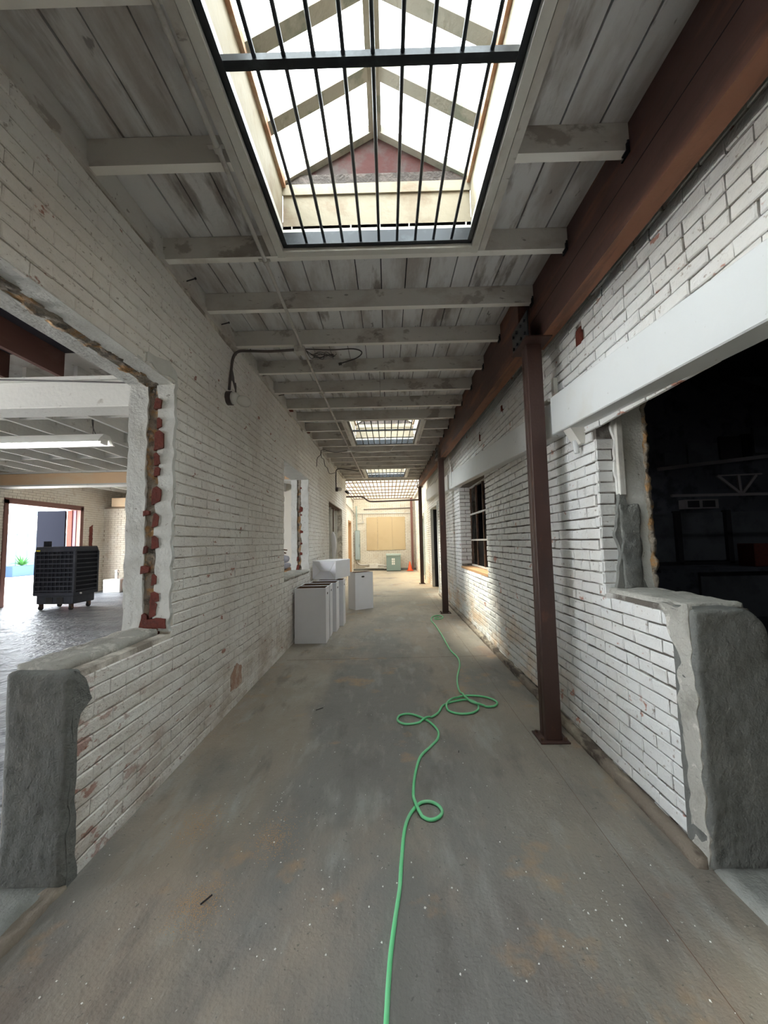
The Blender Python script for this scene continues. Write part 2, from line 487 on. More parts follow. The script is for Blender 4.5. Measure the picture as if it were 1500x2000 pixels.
def rough(name, m, b, parent, cell=0.03, amp=0.012, rnd=0.03, freq=9.0, **k):
    """box with rounded, lumpy, hand-trowelled surface"""
    x0, x1, y0, y1, z0, z1 = b
    bm = bmesh.new()
    n = [max(2, int((x1 - x0) / cell)), max(2, int((y1 - y0) / cell)), max(2, int((z1 - z0) / cell))]
    vmap = {}

    def vert(i, j, l):
        key = (i, j, l)
        if key not in vmap:
            p = Vector((x0 + (x1 - x0) * i / n[0], y0 + (y1 - y0) * j / n[1], z0 + (z1 - z0) * l / n[2]))
            c = Vector((min(max(p.x, x0 + rnd), x1 - rnd), min(max(p.y, y0 + rnd), y1 - rnd),
                        min(max(p.z, z0 if k.get('flat') else z0 + rnd), z1 - rnd)))
            d = p - c
            if d.length > 1e-6: p = c + d.normalized() * min(d.length, rnd)
            tr = k.get('topround')
            if tr:
                rx, sgn = tr
                ccx, ccz = (x1 - rx if sgn > 0 else x0 + rx), z1 - rx
                if (p.x - ccx) * sgn > 0 and p.z > ccz:
                    dd = Vector((p.x - ccx, 0, p.z - ccz))
                    m_ = max(abs(dd.x), abs(dd.z))
                    if dd.length > 1e-6: p = Vector((ccx, p.y, ccz)) + dd.normalized() * m_
            nv = noise.noise_vector(p * freq) * amp + noise.noise_vector(p * freq * 3) * amp * 0.4
            vmap[key] = bm.verts.new(p + nv)
        return vmap[key]
    for ax in range(3):
        a, c = [q3 for q3 in range(3) if q3 != ax]
        for side in (0, n[ax]):
            for i in range(n[a]):
                for j in range(n[c]):
                    qs = []
                    for di, dj in ((0, 0), (1, 0), (1, 1), (0, 1)):
                        t = [0, 0, 0]
                        t[ax], t[a], t[c] = side, i + di, j + dj
                        qs.append(vert(*t))
                    bm.faces.new(qs)
    bmesh.ops.recalc_face_normals(bm, faces=bm.faces)
    me = bpy.data.meshes.new(name)
    o = bpy.data.objects.new(name, me)
    bm.transform(Matrix.Translation(-wloc(parent)) if parent is not None else Matrix())
    bm.to_mesh(me)
    bm.free()
    for p in me.polygons: p.use_smooth = True
    me.materials.append(m)
    if parent is not None: o.parent = parent
    COL.objects.link(o)
    return tag(o, k.get('label'), k.get('cat'), k.get('group'), k.get('kind'))


def patch(name, m, poly, axis, a, b, parent, jag=0.012, step=0.02, **k):
    """flat slab with a ragged outline"""
    pts = []
    for i in range(len(poly)):
        p, q = Vector(poly[i]), Vector(poly[(i + 1) % len(poly)])
        nseg = max(1, int((q - p).length / step))
        for t in range(nseg):
            r = p + (q - p) * t / nseg
            j = noise.noise_vector(Vector((r.x * 13, r.y * 13, axis * 5 + a))) * jag * 2
            pts.append((r.x + j.x, r.y + j.y))
    return MB().prism(pts, axis, a, b).build(name, m, parent, **k)


def copy_tree(o, parent=None, **kw):
    c = o.copy()
    COL.objects.link(c)
    if parent is not None: c.parent = parent
    for ch in [x for x in bpy.data.objects if x.parent == o]:
        copy_tree(ch, c)
    return c


def catmull(P, n=8):
    P = [Vector(p) for p in P]
    out = []
    for i in range(len(P) - 1):
        p0, p1, p2, p3 = P[max(i - 1, 0)], P[i], P[i + 1], P[min(i + 2, len(P) - 1)]
        for k in range(n):
            t = k / n
            out.append(0.5 * ((2 * p1) + (p2 - p0) * t + (2 * p0 - 5 * p1 + 4 * p2 - p3) * t * t
                              + (3 * p1 - p0 - 3 * p2 + p3) * t ** 3))
    out.append(P[-1])
    return out


# ------------------------------------------------------------------ brickwork
COURSE, BLEN, JOINT = 0.0727, 0.222, 0.007


def brick_geo(axis, plane, face, u0, u1, z0, z1, dep, rng, jit=0.0018, back=0.016):
    """one brick: chamfered front, open back, proud of the mortar. axis 0: face normal along X; 1: along Y"""
    c = 0.005

    def j(): return rng.uniform(-jit, jit)
    outer = [(u0 + j(), z0 + j()), (u1 + j(), z0 + j()), (u1 + j(), z1 + j()), (u0 + j(), z1 + j())]
    inner = [(outer[0][0] + c, outer[0][1] + c), (outer[1][0] - c, outer[1][1] + c),
             (outer[2][0] - c, outer[2][1] - c), (outer[3][0] + c, outer[3][1] - c)]

    def P(q, d):
        n = plane + face * d
        return (n, q[0], q[1]) if axis == 0 else (q[0], n, q[1])
    vs = [P(q, -back) for q in outer] + [P(q, dep - 0.004) for q in outer] + [P(q, dep + j() * 0.8) for q in inner]
    fs = []
    for i in range(4):
        k = (i + 1) % 4
        fs += [(i, k, 4 + k, 4 + i), (4 + i, 4 + k, 8 + k, 8 + i)]
    fs.append((8, 9, 10, 11))
    if (face > 0) != (axis == 0):
        fs = [tuple(reversed(f)) for f in fs]
    return vs, fs


def lay_bricks(parent, axis, plane, face, u0, u1, z0, z1f, holes, mtl, seed, single=300, red=(), frame=True,
               course=COURSE, blen=BLEN, joint=JOINT, jit=0.0018, vj=None):
    vj = joint if vj is None else vj
    rng = random.Random(seed)
    items = []
    nz = int((z1f(u1) if z1f(u1) > z1f(u0) else z1f(u0) - 0) / course + 2)
    for k in range(nz):
        a, b = z0 + k * course, z0 + (k + 1) * course - joint
        off = (k % 2) * blen / 2 + rng.uniform(-0.012, 0.012)
        header = (k % 7 == 3)
        bl = blen / 2 if header else blen
        n0 = int(math.floor((u0 - off) / bl)) - 1
        n1 = int(math.ceil((u1 - off) / bl)) + 1
        for i in range(n0, n1):
            p, q = off + i * bl, off + (i + 1) * bl - vj
            spans = [(max(p, u0), min(q, u1))]
            for (h0, h1, g0, g1) in holes:
                if (a + b) / 2 > g0 and (a + b) / 2 < g1:
                    ns = []
                    for (s, t) in spans:
                        if t <= h0 or s >= h1: ns.append((s, t))
                        else:
                            if s < h0: ns.append((s, h0))
                            if t > h1: ns.append((h1, t))
                    spans = ns
            for (s, t) in spans:
                if t - s < 0.03: continue
                um = (s + t) / 2
                if b > z1f(um): continue
                items.append((s, t, a, b, rng.uniform(-0.0015, 0.0025), rng.random()))
    scored = []
    for it in items:
        s, t, a, b = it[:4]
        P = [(plane, u, z) if axis == 0 else (u, plane, z) for u, z in ((s, a), (t, a), (t, b), (s, b))]
        pr = [project(p) for p in P]
        ar = 0
        if all(pr):
            cx, cy = sum(p[0] for p in pr) / 4, sum(p[1] for p in pr) / 4
            if -20 < cx < 1520 and -20 < cy < 2020:
                ar = 0.5 * abs(sum(pr[i][0] * pr[(i + 1) % 4][1] - pr[(i + 1) % 4][0] * pr[i][1] for i in range(4)))
        scored.append((ar, it))
    scored.sort(key=lambda q: -q[0])
    ones = [q for q in scored[:single] if q[0] > 90]
    rest = [q[1] for q in scored[len(ones):]]
    mb = MB()
    for s, t, a, b, d, h in rest:
        mb.add(*brick_geo(axis, plane, face, s, t, a, b, 0.006 + d, rng, jit))
    o = mb.build('brickwork', mtl, parent, kind='stuff')
    cache = {}
    pl = wloc(parent)
    for ar, (s, t, a, b, d, h) in ones:
        L, H = round(t - s, 2), round(b - a, 4)
        key = (L, H, int(h * 5))
        if key not in cache:
            g = MB().add(*brick_geo(axis, 0, face, -L / 2, L / 2, -H / 2, H / 2, 0.006, rng, jit))
            me = bpy.data.meshes.new('brick')
            me.from_pydata(g.v, [], g.f)
            me.materials.append(mtl)
            cache[key] = me
        o = bpy.data.objects.new('brick', cache[key])
        c = Vector((plane + face * d, (s + t) / 2, (a + b) / 2)) if axis == 0 else Vector(((s + t) / 2, plane + face * d, (a + b) / 2))
        o.location = c - pl
        o.parent = parent
        o.scale = (1, (t - s) / L, 1) if axis == 0 else ((t - s) / L, 1, 1)
        o.rotation_euler = (rng.uniform(-0.004, 0.004), rng.uniform(-0.01, 0.01), rng.uniform(-0.006, 0.006))
        COL.objects.link(o)


SL = 0.025


def zc(y): return 3.238 + SL * y          # underside of the joists
def zp(y): return zc(y) + 0.145           # underside of the planks


XL, XLB = -1.42, -1.72
XR, XRB = 1.375, 1.69
YE = 19.8
RT = 13.0                                 # the plank roof ends here, the barred light court begins

# ------------------------------------------------------------------ floor
fl = MB()
nx, ny = 10, 60
fl.box(-1.72, 1.40, -4, 10.2, -0.3, 0)
fl.box(-1.72, 1.69, 10.2, 14.2, -0.3, 0)
fl.box(-2.2, 1.75, 14.2, YE + 0.2, -0.3, 0)
floor = fl.build('floor', M['floor'], kind='structure')
bx('floor_left_room', M['floor_left'], (-9.9, -1.72, -4, 14.2, -0.3, 0.0), kind='structure')
bx('floor_right_room', M['dark_floor'], (1.40, 12, -4, 10.2, -0.3, 0.0), kind='structure')
rough('threshold_slab', M['threshold'], (-2.5, -1.47, -1.3, 1.745, -0.05, 0.022), floor, cell=0.06, amp=0.006, rnd=0.012)
rough('threshold_slab', M['threshold'], (1.375, 2.6, -1.3, 1.80, -0.05, 0.022), floor, cell=0.06, amp=0.006, rnd=0.012)
rough('edge_strip', M['kerb'], (-1.50, -1.405, -1.0, 1.74, -0.04, 0.016), floor, cell=0.02, amp=0.012, rnd=0.006, freq=14)
# narrow expansion joints cut into the slab, seen as raised hairline ridges of old filler
j = MB()
for (a, b) in (((1.02, -1, 0), (1.04, 12.0, 0)), ((-1.3, 4.9, 0), (1.2, 4.95, 0)), ((-1.3, 10.4, 0), (1.2, 10.4, 0))):
    pts = []
    A, B = Vector(a), Vector(b)
    for t in range(41):
        p = A.lerp(B, t / 40)
        p += Vector((noise.noise(p * 2.0) * 0.012, 0, 0.0))
        pts.append(p)
    j.tube(pts, 0.0016, 4)
j.build('expansion_joint', M['rust_steel'], floor)

# kerb along the foot of the right wall
k = MB()
rough('trim_1', M['kerb'], (1.315, 1.385, 1.8, 10.5, -0.03, 0.055), None, cell=0.03, amp=0.008, rnd=0.012, kind='structure')

# ------------------------------------------------------------------ left wall
wl = MB()
T = 3.40


def seg(mb, x0, x1, y0, y1, z0, z1=None):
    if z1 is None: mb.slope(x0, x1, y0, y1, lambda y: z0, lambda y: zp(y) - 0.002)
    else: mb.box(x0, x1, y0, y1, z0, z1)


f = XL - 0.006 + 0.0
seg(wl, XLB, f, -4, -1.5, 0)
seg(wl, XLB, f, -1.5, 2.52, 2.55)
seg(wl, XLB, f, 1.76, 2.52, -0.02, 0.885)
seg(wl, XLB, f, 2.52, 5.23, -0.02)
seg(wl, XLB, f, 5.23, 6.83, -0.02, 0.965)
seg(wl, XLB, f, 5.23, 6.83, 2.60)
seg(wl, XLB, f, 6.83, 9.19, -0.02)
seg(wl, XLB, f, 9.19, 11.85, -0.02, 0.95)
seg(wl, XLB, f, 9.19, 11.85, 2.49)
seg(wl, XLB, f, 11.85, RT, -0.02)
wall_left = wl.build('wall_left', M['mortar_left'], kind='structure')
holesL = [(-3, 1.765, -1, 2.55), (-3, 2.52, 0.885, 2.55), (5.23, 6.83, 0.965, 2.60), (9.19, 11.85, 0.95, 2.49)]
lay_bricks(wall_left, 0, XL - 0.004, 1, 0.5, RT, -0.01, lambda y: zc(y) - 0.0, holesL, M['brick_left'], 11, joint=0.0062, jit=0.0030, vj=0.0022)
# wooden plate and fascia over the bricks
MB().slope(XL - 0.02, XL + 0.014, 0.0, RT, lambda y: zc(y) - 0.012, lambda y: zc(y) + 0.028).build('wall_plate', M['joist'], wall_left)
MB().slope(XL - 0.02, XL + 0.002, 0.0, RT, lambda y: zc(y) + 0.028, lambda y: zp(y) - 0.002).build('fascia_board', M['joist'], wall_left)


def jamb(parent, x0, x1, y, z0, z1, side=-1, seed=1, broken=0.5, reds=14):
    """plastered reveal facing the camera with a broken-out channel of mortar and red brick in its middle"""
    rng = random.Random(seed)
    W = x1 - x0
    a, b = x0 + W * (broken - 0.08), x0 + W * (broken + 0.16)
    patch('plaster_reveal', M['plaster'], [(x0, z0), (a, z0), (a, z1), (x0, z1)], 1, y + side * 0.028, y + 0.004, parent, jag=0.006)
    patch('plaster_reveal', M['plaster'], [(b, z0), (x1 + 0.004, z0), (x1 + 0.004, z1), (b, z1)], 1, y + side * 0.028, y + 0.004, parent, jag=0.010)
    rough('mortar_channel', M['rough_mortar'], (a - 0.01, b + 0.01, y - 0.012, y + 0.012, z0, z1), parent, cell=0.014, amp=0.016, rnd=0.008, freq=22)
    for i in range(reds):
        z = z0 + (z1 - z0) * 0.93 * ((i + rng.uniform(0.1, 0.8)) / reds) ** 1.25
        s = rng.uniform(0.012, 0.030)
        xx = rng.choice((a + 0.01, b, b + 0.012, b + 0.004))
        h = s * rng.uniform(0.8, 2.4)
        patch('brick_fragment', M['red_brick'], [(xx - s, z - h), (xx + s, z - h * 0.7), (xx + s * 1.1, z + h * 0.6), (xx, z + h), (xx - s * 0.8, z + h * 0.8)], 1,
              y - 0.0305 - i * 0.0006, y + 0.002, parent, jag=0.005, step=0.012)


jamb(wall_left, XLB, XL, 2.52, 0.90, 2.55, seed=3, reds=16)
patch('brick_fragment', M['red_brick'], [(-1.58, 0.925), (-1.43, 0.925), (-1.435, 0.985), (-1.50, 0.995), (-1.585, 0.98)], 1, 2.485, 2.52, wall_left, jag=0.005, step=0.012)
jamb(wall_left, XLB, XL, 6.83, 0.97, 2.60, seed=5, broken=0.42, reds=8)
# soffit of the big opening with its broken line
bx('soffit_plaster', M['plaster'], (XLB, -1.60, -1.5, 2.52, 2.532, 2.552), wall_left)
bx('soffit_plaster', M['plaster'], (-1.535, XL, -1.5, 2.50, 2.534, 2.552), wall_left)
rough('mortar_channel', M['rough_mortar'], (-1.615, -1.52, -0.2, 2.52, 2.53, 2.556), wall_left, cell=0.016, amp=0.016, rnd=0.006, freq=20)
patch('chipped_corner', M['plaster'], [(2.18, 2.55), (2.50, 2.55), (2.50, 2.60), (2.42, 2.66), (2.30, 2.63), (2.2, 2.6)], 0, XL - 0.01, XL + 0.012, wall_left)
# sill of the big opening: trowelled concrete over the low wall, and the concrete nose at its near end
rough('concrete_sill', M['concrete_pale'], (-1.70, -1.49, 1.76, 2.50, 0.87, 0.93), wall_left, cell=0.025, amp=0.012, rnd=0.02)
rough('concrete_end', M['concrete'], (-1.70, -1.412, 1.725, 1.79, 0.0, 0.905), wall_left, cell=0.015, amp=0.005, rnd=0.022, freq=7)
patch('concrete_smear', M['concrete'], [(1.74, 0.0), (1.80, 0.0), (1.785, 0.26), (1.765, 0.6), (1.79, 0.70), (1.86, 0.75), (1.845, 0.80), (1.80, 0.86), (1.75, 0.90)], 0, XL - 0.006, XL + 0.010, wall_left, jag=0.009)
rough('window_sill', M['concrete_pale'], (-1.73, -1.41, 5.22, 6.85, 0.94, 0.985), wall_left, cell=0.05, amp=0.008, rnd=0.012)
bx('window_head', M['plaster'], (XLB, XL + 0.004, 5.22, 6.84, 2.585, 2.61), wall_left)
# bare brick patch low on the wall
patch('bare_brick_patch', M['faded'], [(3.48, 0.16), (3.72, 0.16), (3.74, 0.30), (3.6, 0.36), (3.48, 0.30)], 0, XL, XL + 0.0065, wall_left)

# third opening on the left, filled with boards set back in it
w3 = empty('window_3', (XLB, 10.5, 0.95), kind='structure')
bx('infill_panel', M['plaster'], (-1.70, -1.66, 9.19, 10.55, 0.95, 2.49), w3)
bx('infill_panel', M['cream'], (-1.68, -1.65, 10.6, 11.85, 0.95, 2.49), w3)
for y in (9.21, 10.0, 10.58, 11.2, 11.8):
    bx('frame_post', M['plaster'], (-1.66, -1.57, y - 0.03, y + 0.03, 0.95, 2.49), w3)
bx('frame_head', M['rust_steel'], (-1.66, -1.5, 9.19, 11.85, 2.43, 2.49), w3)
bx('frame_post', M['rust_steel'], (-1.57, -1.545, 10.9, 10.93, 0.95, 2.49), w3)
hb = MB().tube(catmull([(-1.53, 10.6, 1.75), (-1.52, 10.62, 1.55), (-1.5, 10.6, 1.3), (-1.52, 10.62, 1.0)], 5),
               [0.02, .03, .05, .06, .07, .075, .08, .08, .075, .07, .065, .06, .06, .05, .04, .03], 8)
hb.build('plastic_bag', M['bin'], at=(-1.52, 10.6, 1.0), smooth=True, label='crumpled white plastic bag hanging in the boarded opening above the grey boxes', cat='bag')

# ------------------------------------------------------------------ light court end: side walls and far wall
XL2 = -1.80
wl2 = MB()
wl2.box(XL2 - 0.3, XL2 - 0.006, RT, 17.2, -0.02, 5.0)
wl2.box(XL2 - 0.3, XL2 - 0.006, 18.6, YE, -0.02, 5.0)
wl2.box(XL2 - 0.3, XL2 - 0.006, 17.2, 18.6, 2.45, 5.0)
wl2.box(XL2 - 0.3, XL, RT - 0.05, RT, -0.02, 5.0)
wall_left_court = wl2.build('wall_left_court', M['mortar_back'], kind='structure')
lay_bricks(wall_left_court, 0, XL2 - 0.004, 1, RT + 0.01, YE, 0, lambda y: 5.0, [(17.2, 18.6, -1, 2.45)], M['brick_left'], 21, single=60)
d4 = empty('door_2', (XL2, 17.9, 0), kind='structure')
bx('door_leaf', M['cream'], (XL2 - 0.22, XL2 - 0.18, 17.2, 18.6, 0, 2.45), d4)
for y in (17.2, 18.52):
    bx('door_post', M['orange_wood'], (XL2 - 0.18, XL2 + 0.012, y, y + 0.08, 0, 2.45), d4)
bx('door_head', M['orange_wood'], (XL2 - 0.18, XL2 + 0.012, 17.2, 18.6, 2.38, 2.45), d4)

wb = MB().box(XL2 - 0.4, XRB, YE + 0.006, YE + 0.3, -0.02, 5.2)
wall_back = wb.build('wall_back', M['mortar_back'], kind='structure')
lay_bricks(wall_back, 1, YE + 0.004, -1, XL2, XR, 0, lambda x: 5.15, [], M['brick_back'], 31, single=300, joint=0.009)
bx('footing', M['concrete'], (XL2, XR, YE - 0.12, YE, 0, 0.10), wall_back)

pb = empty('plywood_board', (-0.125, YE, 1.02), 'large tan painted plywood board fixed over the opening in the far wall', 'board')
bx('plywood_sheet', M['plywood'], (-1.12, -0.555, YE - 0.035, YE - 0.004, 1.02, 2.72), pb, bevel=0.004)
bx('plywood_sheet', M['plywood'], (-0.545, 0.20, YE - 0.037, YE - 0.004, 1.02, 2.73), pb, bevel=0.004)
bx('plywood_sheet', M['plywood'], (0.205, 0.87, YE - 0.035, YE - 0.004, 1.03, 2.72), pb, bevel=0.004)

# ------------------------------------------------------------------ right wall
wr = MB()
f = XR + 0.012
def zr(y): return zp(y) - 0.002
seg(wr, f, XRB, -4, -1.5, 0)
seg(wr, f, XRB, -1.5, 2.51, 2.40)
seg(wr, f, XRB, 1.86, 2.51, -0.02, 1.10)
seg(wr, f, XRB, 2.51, 5.40, -0.02)
seg(wr, f, XRB, 5.40, 7.35, -0.02, 0.95)
seg(wr, f, XRB, 5.40, 7.35, 2.46)
seg(wr, f, XRB, 7.35, 10.55, -0.02)
seg(wr, f, XRB, 10.55, 12.38, 2.52)
seg(wr, f, XRB, 12.38, RT, -0.02)
wr.box(f, XRB, RT, 14.6, -0.02, 5.0)
wr.box(f, XRB, 14.6, 16.8, 2.5, 5.0)
wr.box(f, XRB, 16.8, YE, -0.02, 5.0)
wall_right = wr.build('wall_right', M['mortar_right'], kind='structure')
holesR = [(-3, 1.87, -1, 2.19), (-3, 2.51, 1.10, 2.19), (5.40, 7.35, 0.95, 2.46), (10.55, 12.38, -1, 2.52), (14.6, 16.8, -1, 2.5),
          (2.585, 2.675, 2.80, 2.935), (4.42, 4.50, 2.93, 3.04), (5.53, 5.61, 2.90, 3.01)]
lay_bricks(wall_right, 0, XR + 0.004, -1, 0.7, YE, -0.01, lambda y: zr(y) if y < RT else 5.0, holesR, M['brick_right'], 41,
           joint=0.0105, jit=0.0038, vj=0.0065)
for (a, b, c, d) in holesR[-3:]:
    rough('brick', M['red_brick'], (XR - 0.004, XR + 0.05, a + 0.006, b - 0.006, c + 0.006, d - 0.006), wall_right, cell=0.015, amp=0.005, rnd=0.006)
# reveal of the big right opening: header bricks, then plaster, then raw mortar
yj = 2.51
lay = random.Random(9)
nb = int((2.20 - 1.12) / COURSE)
for kk in range(nb):
    z = 1.0880 + kk * COURSE
    wd = 0.125 if kk % 2 else 0.105
    MB().add(*brick_geo(1, yj + 0.004, -1, XR + 0.006, XR + wd, z, z + COURSE - 0.009, 0.008 + lay.uniform(0, 0.004), lay)).build('brick', M['brick_right'], wall_right)
patch('plaster_reveal', M['plaster'], [(1.49, 1.12), (1.69, 1.12), (1.69, 2.40), (1.49, 2.40)], 1, yj - 0.022, yj + 0.01, wall_right, jag=0.012)
bx('timber_strip', M['trim'], (1.495, 1.535, yj - 0.045, yj - 0.015, 1.72, 2.34), wall_right, bevel=0.003)
rough('mortar_fill', M['concrete'], (1.485, 1.61, yj - 0.045, yj + 0.0, 1.12, 1.66), wall_right, cell=0.012, amp=0.010, rnd=0.010, freq=14)
patch('mortar_smear', M['concrete'], [(1.44, 1.11), (1.64, 1.11), (1.60, 1.25), (1.62, 1.42), (1.57, 1.52), (1.53, 1.76), (1.49, 1.72), (1.46, 1.5), (1.47, 1.3)], 1, yj - 0.036, yj, wall_right, jag=0.010, step=0.012)
rough('broken_edge', M['rough_mortar'], (1.672, 1.705, yj - 0.034, yj + 0.03, 1.12, 2.36), wall_right, cell=0.014, amp=0.016, rnd=0.008, freq=20)
# sill and rounded concrete end of the right low wall
rough('concrete_sill', M['concrete_pale'], (1.40, 1.70, 1.88, 2.53, 1.075, 1.128), wall_right, cell=0.02, amp=0.009, rnd=0.016)
rough('concrete_end', M['concrete'], (1.366, 1.70, 1.78, 1.93, 0.0, 1.115), wall_right, cell=0.015, amp=0.006, rnd=0.018, freq=7, topround=(0.13, 1))
patch('concrete_smear', M['concrete_pale'], [(1.79, 0.0), (1.89, 0.0), (1.88, 0.3), (1.885, 0.5), (1.91, 0.68), (1.90, 0.78), (1.87, 0.86), (1.95, 1.04), (2.0, 1.12), (1.80, 1.12)], 0, XR - 0.012, XR + 0.01, wall_right, jag=0.012)

def reveal_bricks(y, z0, z1, x0=XR + 0.002, x1=XRB - 0.06, seed=1):
    lr = random.Random(seed)
    mb = MB()
    for kk in range(int(z1 / COURSE) + 1):
        z = -0.01 + kk * COURSE
        if z < z0 or z + COURSE > z1 + 0.02: continue
        xs_ = [x0, x0 + 0.11, x1] if kk % 2 else [x0, x1 - 0.05, x1]
        for a, b in zip(xs_[:-1], xs_[1:]):
            mb.add(*brick_geo(1, y + 0.003, -1, a, b - 0.008, z, z + COURSE - 0.0085, 0.010 + lr.uniform(-.001, .003), lr))
    mb.build('reveal_brickwork', M['brick_right'], wall_right, kind='stuff')


reveal_bricks(7.35, 0.95, 2.46)
# steel window in the right wall
w1 = empty('window_1', (1.60, 6.4, 0.95), kind='structure')
bx('window_sill', M['orange_wood'], (1.372, 1.62, 5.40, 7.35, 0.93, 0.965), w1)
for y in (5.42, 5.9, 6.38, 6.86, 7.32):
    bx('mullion', M['rust_steel'], (1.575, 1.605, y - 0.014, y + 0.014, 0.965, 2.46), w1)
for z in (0.985, 1.45, 1.93, 2.44):
    bx('glazing_bar', M['conduit'], (1.572, 1.607, 5.40, 7.35, z - 0.014, z + 0.014), w1)
for a in range(4):
    for c, (z0, z1) in enumerate(((1.0, 1.436), (1.464, 1.916))):
        if (a, c) in ((1, 1), (3, 1), (2, 0)):
            bx('pane', M['glass_dusty'], (1.588, 1.592, 5.434 + a * .48, 5.886 + a * .48, z0, z1), w1)
# door opening in the right wall
d1 = empty('door_1', (1.5, 11.5, 0), kind='structure')
bx('door_post', M['trim'], (1.36, 1.45, 12.30, 12.38, 0, 2.52), d1)
dlf = bx('door_leaf', M['dark_wood'], (1.452, 2.25, 12.30, 12.345, 0.01, 2.44), d1)  # added black leaf; its colour gives the doorway its darkness
MB().tube([(2.1, 12.30, 1.0), (2.1, 12.24, 1.0)], 0.025, 8).build('door_knob', M['rust_steel'], dlf)
bx('door_post', M['lintel'], (1.355, 1.69, 10.55, 10.66, 0, 2.52), d1)
bx('door_head', M['trim'], (1.36, 1.69, 10.66, 12.30, 2.45, 2.52), d1)
d3 = empty('door_3', (1.5, 15.7, 0), kind='structure')
bx('door_leaf', M['lintel'], (1.52, 1.56, 14.6, 16.8, 0, 2.5), d3)
for y in (14.6, 16.72):
    bx('door_post', M['green_pale'], (1.35, 1.56, y, y + 0.08, 0, 2.5), d3)
bx('door_head', M['trim'], (1.35, 1.56, 14.68, 16.72, 2.42, 2.5), d3)

# white lintels over the right openings
def lint(y0, y1, b0, b1, t0, t1, label, xf=1.25, xb=1.70):
    zb = lambda y: b0 + (b1 - b0) * (y - y0) / (y1 - y0)
    zt = lambda y: t0 + (t1 - t0) * (y - y0) / (y1 - y0)
    return MB().slope(xf, xb, y0, y1, zb, zt).build('lintel_beam', M['lintel'], at=(xf, (y0 + y1) / 2, b0), label=label, cat='lintel',
                                                    group='white lintels along the right wall', bevel=0.006)


lint(-1.6, 2.86, 2.01, 2.225, 2.24, 2.515, 'white painted concrete lintel over the big dark opening in the right wall', xb=1.386)
lint(2.90, 9.0, 2.225, 2.555, 2.49, 2.89, 'white painted concrete lintel running over the barred steel window', xb=1.372, xf=1.27)
lint(9.05, 12.6, 2.64, 2.76, 2.93, 3.13, 'white painted concrete lintel over the narrow dark doorway behind the middle post', xb=1.372, xf=1.27)

br = empty('wall_bracket', (1.33, 2.9, 2.52), 'small white painted metal bracket above the near lintel end beside the nearest post', 'bracket')
bx('upright', M['trim'], (1.335, 1.372, 2.98, 3.02, 2.55, 2.73), br, bevel=0.004)
bx('foot', M['trim'], (1.27, 1.372, 2.95, 3.05, 2.52, 2.545), br, bevel=0.004)
cb = empty('corbel_spout', (1.33, 2.70, 2.05), 'small white painted metal corbel hanging under the near lintel end', 'bracket')
MB().prism([(1.27, 2.222), (1.375, 2.222), (1.375, 2.10), (1.34, 2.10)], 1, 2.62, 2.72).build('flange', M['trim'], cb)
MB().tube([(1.325, 2.67, 2.13), (1.33, 2.66, 2.04)], 0.018, 10).build('nozzle', M['lintel'], cb)

# ------------------------------------------------------------------ ceiling
SKY = [(0.25, 2.29), (6.02, 7.78), (10.78, 12.52), (-3.2, -1.2)]
SX0, SX1 = -0.63, 0.565
cm = MB()
ceiling = MB().slope(-1.9, 1.9, RT - 0.02, RT, lambda y: zc(y) - 0.03, lambda y: zp(y) + 0.6).build('ceiling', M['joist'], kind='structure')


def roofslab(mb, x0, x1, y0, y1): mb.slope(x0, x1, y0, y1, lambda y: zp(y) + 0.022, lambda y: zp(y) + 0.10)


ys = sorted(SKY)
y = -4.0
for (a, b) in ys + [(RT, RT)]:
    roofslab(cm, -1.9, 1.9, y, a - (0.055 if a < RT else 0))
    if a < RT:
        roofslab(cm, -1.9, SX0 - 0.05, a - 0.055, b + 0.055)
        roofslab(cm, SX1 + 0.05, 1.9, a - 0.055, b + 0.055)
    y = b + 0.055
cm.build('roof_deck', M['dark_plank'], ceiling)
rng = random.Random(4)
xs = [XL - 0.01]
while xs[-1] < XR + 0.02:
    xs.append(xs[-1] + rng.choice((0.185, 0.19, 0.145, 0.17, 0.19)))
joists = [-3.7, -3.1, -2.5, -1.9, -1.3, -0.7, -0.1, 0.5, 1.10, 1.70, 2.33, 2.91, 3.49, 4.12, 4.72, 5.34, 5.95, 6.57, 7.17, 7.79,
          8.36, 8.97, 9.55, 10.13, 10.72, 11.3, 11.9, 12.54]
for i in range(len(xs) - 1):
    x0, x1 = xs[i], min(xs[i + 1] - 0.007, XR + 0.02)
    if x1 - x0 < 0.03: continue
    cuts = [-0.7 if i % 2 else 0.5, 2.33 + 0.025, 2.91 + 0.025 if i % 3 == 0 else 4.12 + 0.025, 5.95 + 0.025, 7.79 + 0.025, 10.72 + 0.025, RT - 0.02]
    for a, b in zip(cuts[:-1], cuts[1:]):
        pieces = [(a + 0.002, b - 0.002)]
        for (s0, s1) in SKY:
            if x1 > SX0 and x0 < SX1:
                np_ = []
                for (p, q) in pieces:
                    if q <= s0 or p >= s1: np_.append((p, q))
                    else:
                        if p < s0: np_.append((p, s0))
                        if q > s1: np_.append((s1, q))
                pieces = np_
        for (p, q) in pieces:
            if q - p < 0.03: continue
            dz = rng.uniform(-0.002, 0.003)
            MB().slope(x0 + rng.uniform(0, 0.003), x1, p, q, lambda y: zp(y) + dz, lambda y: zp(y) + 0.021).build('plank', M['plank'], ceiling)
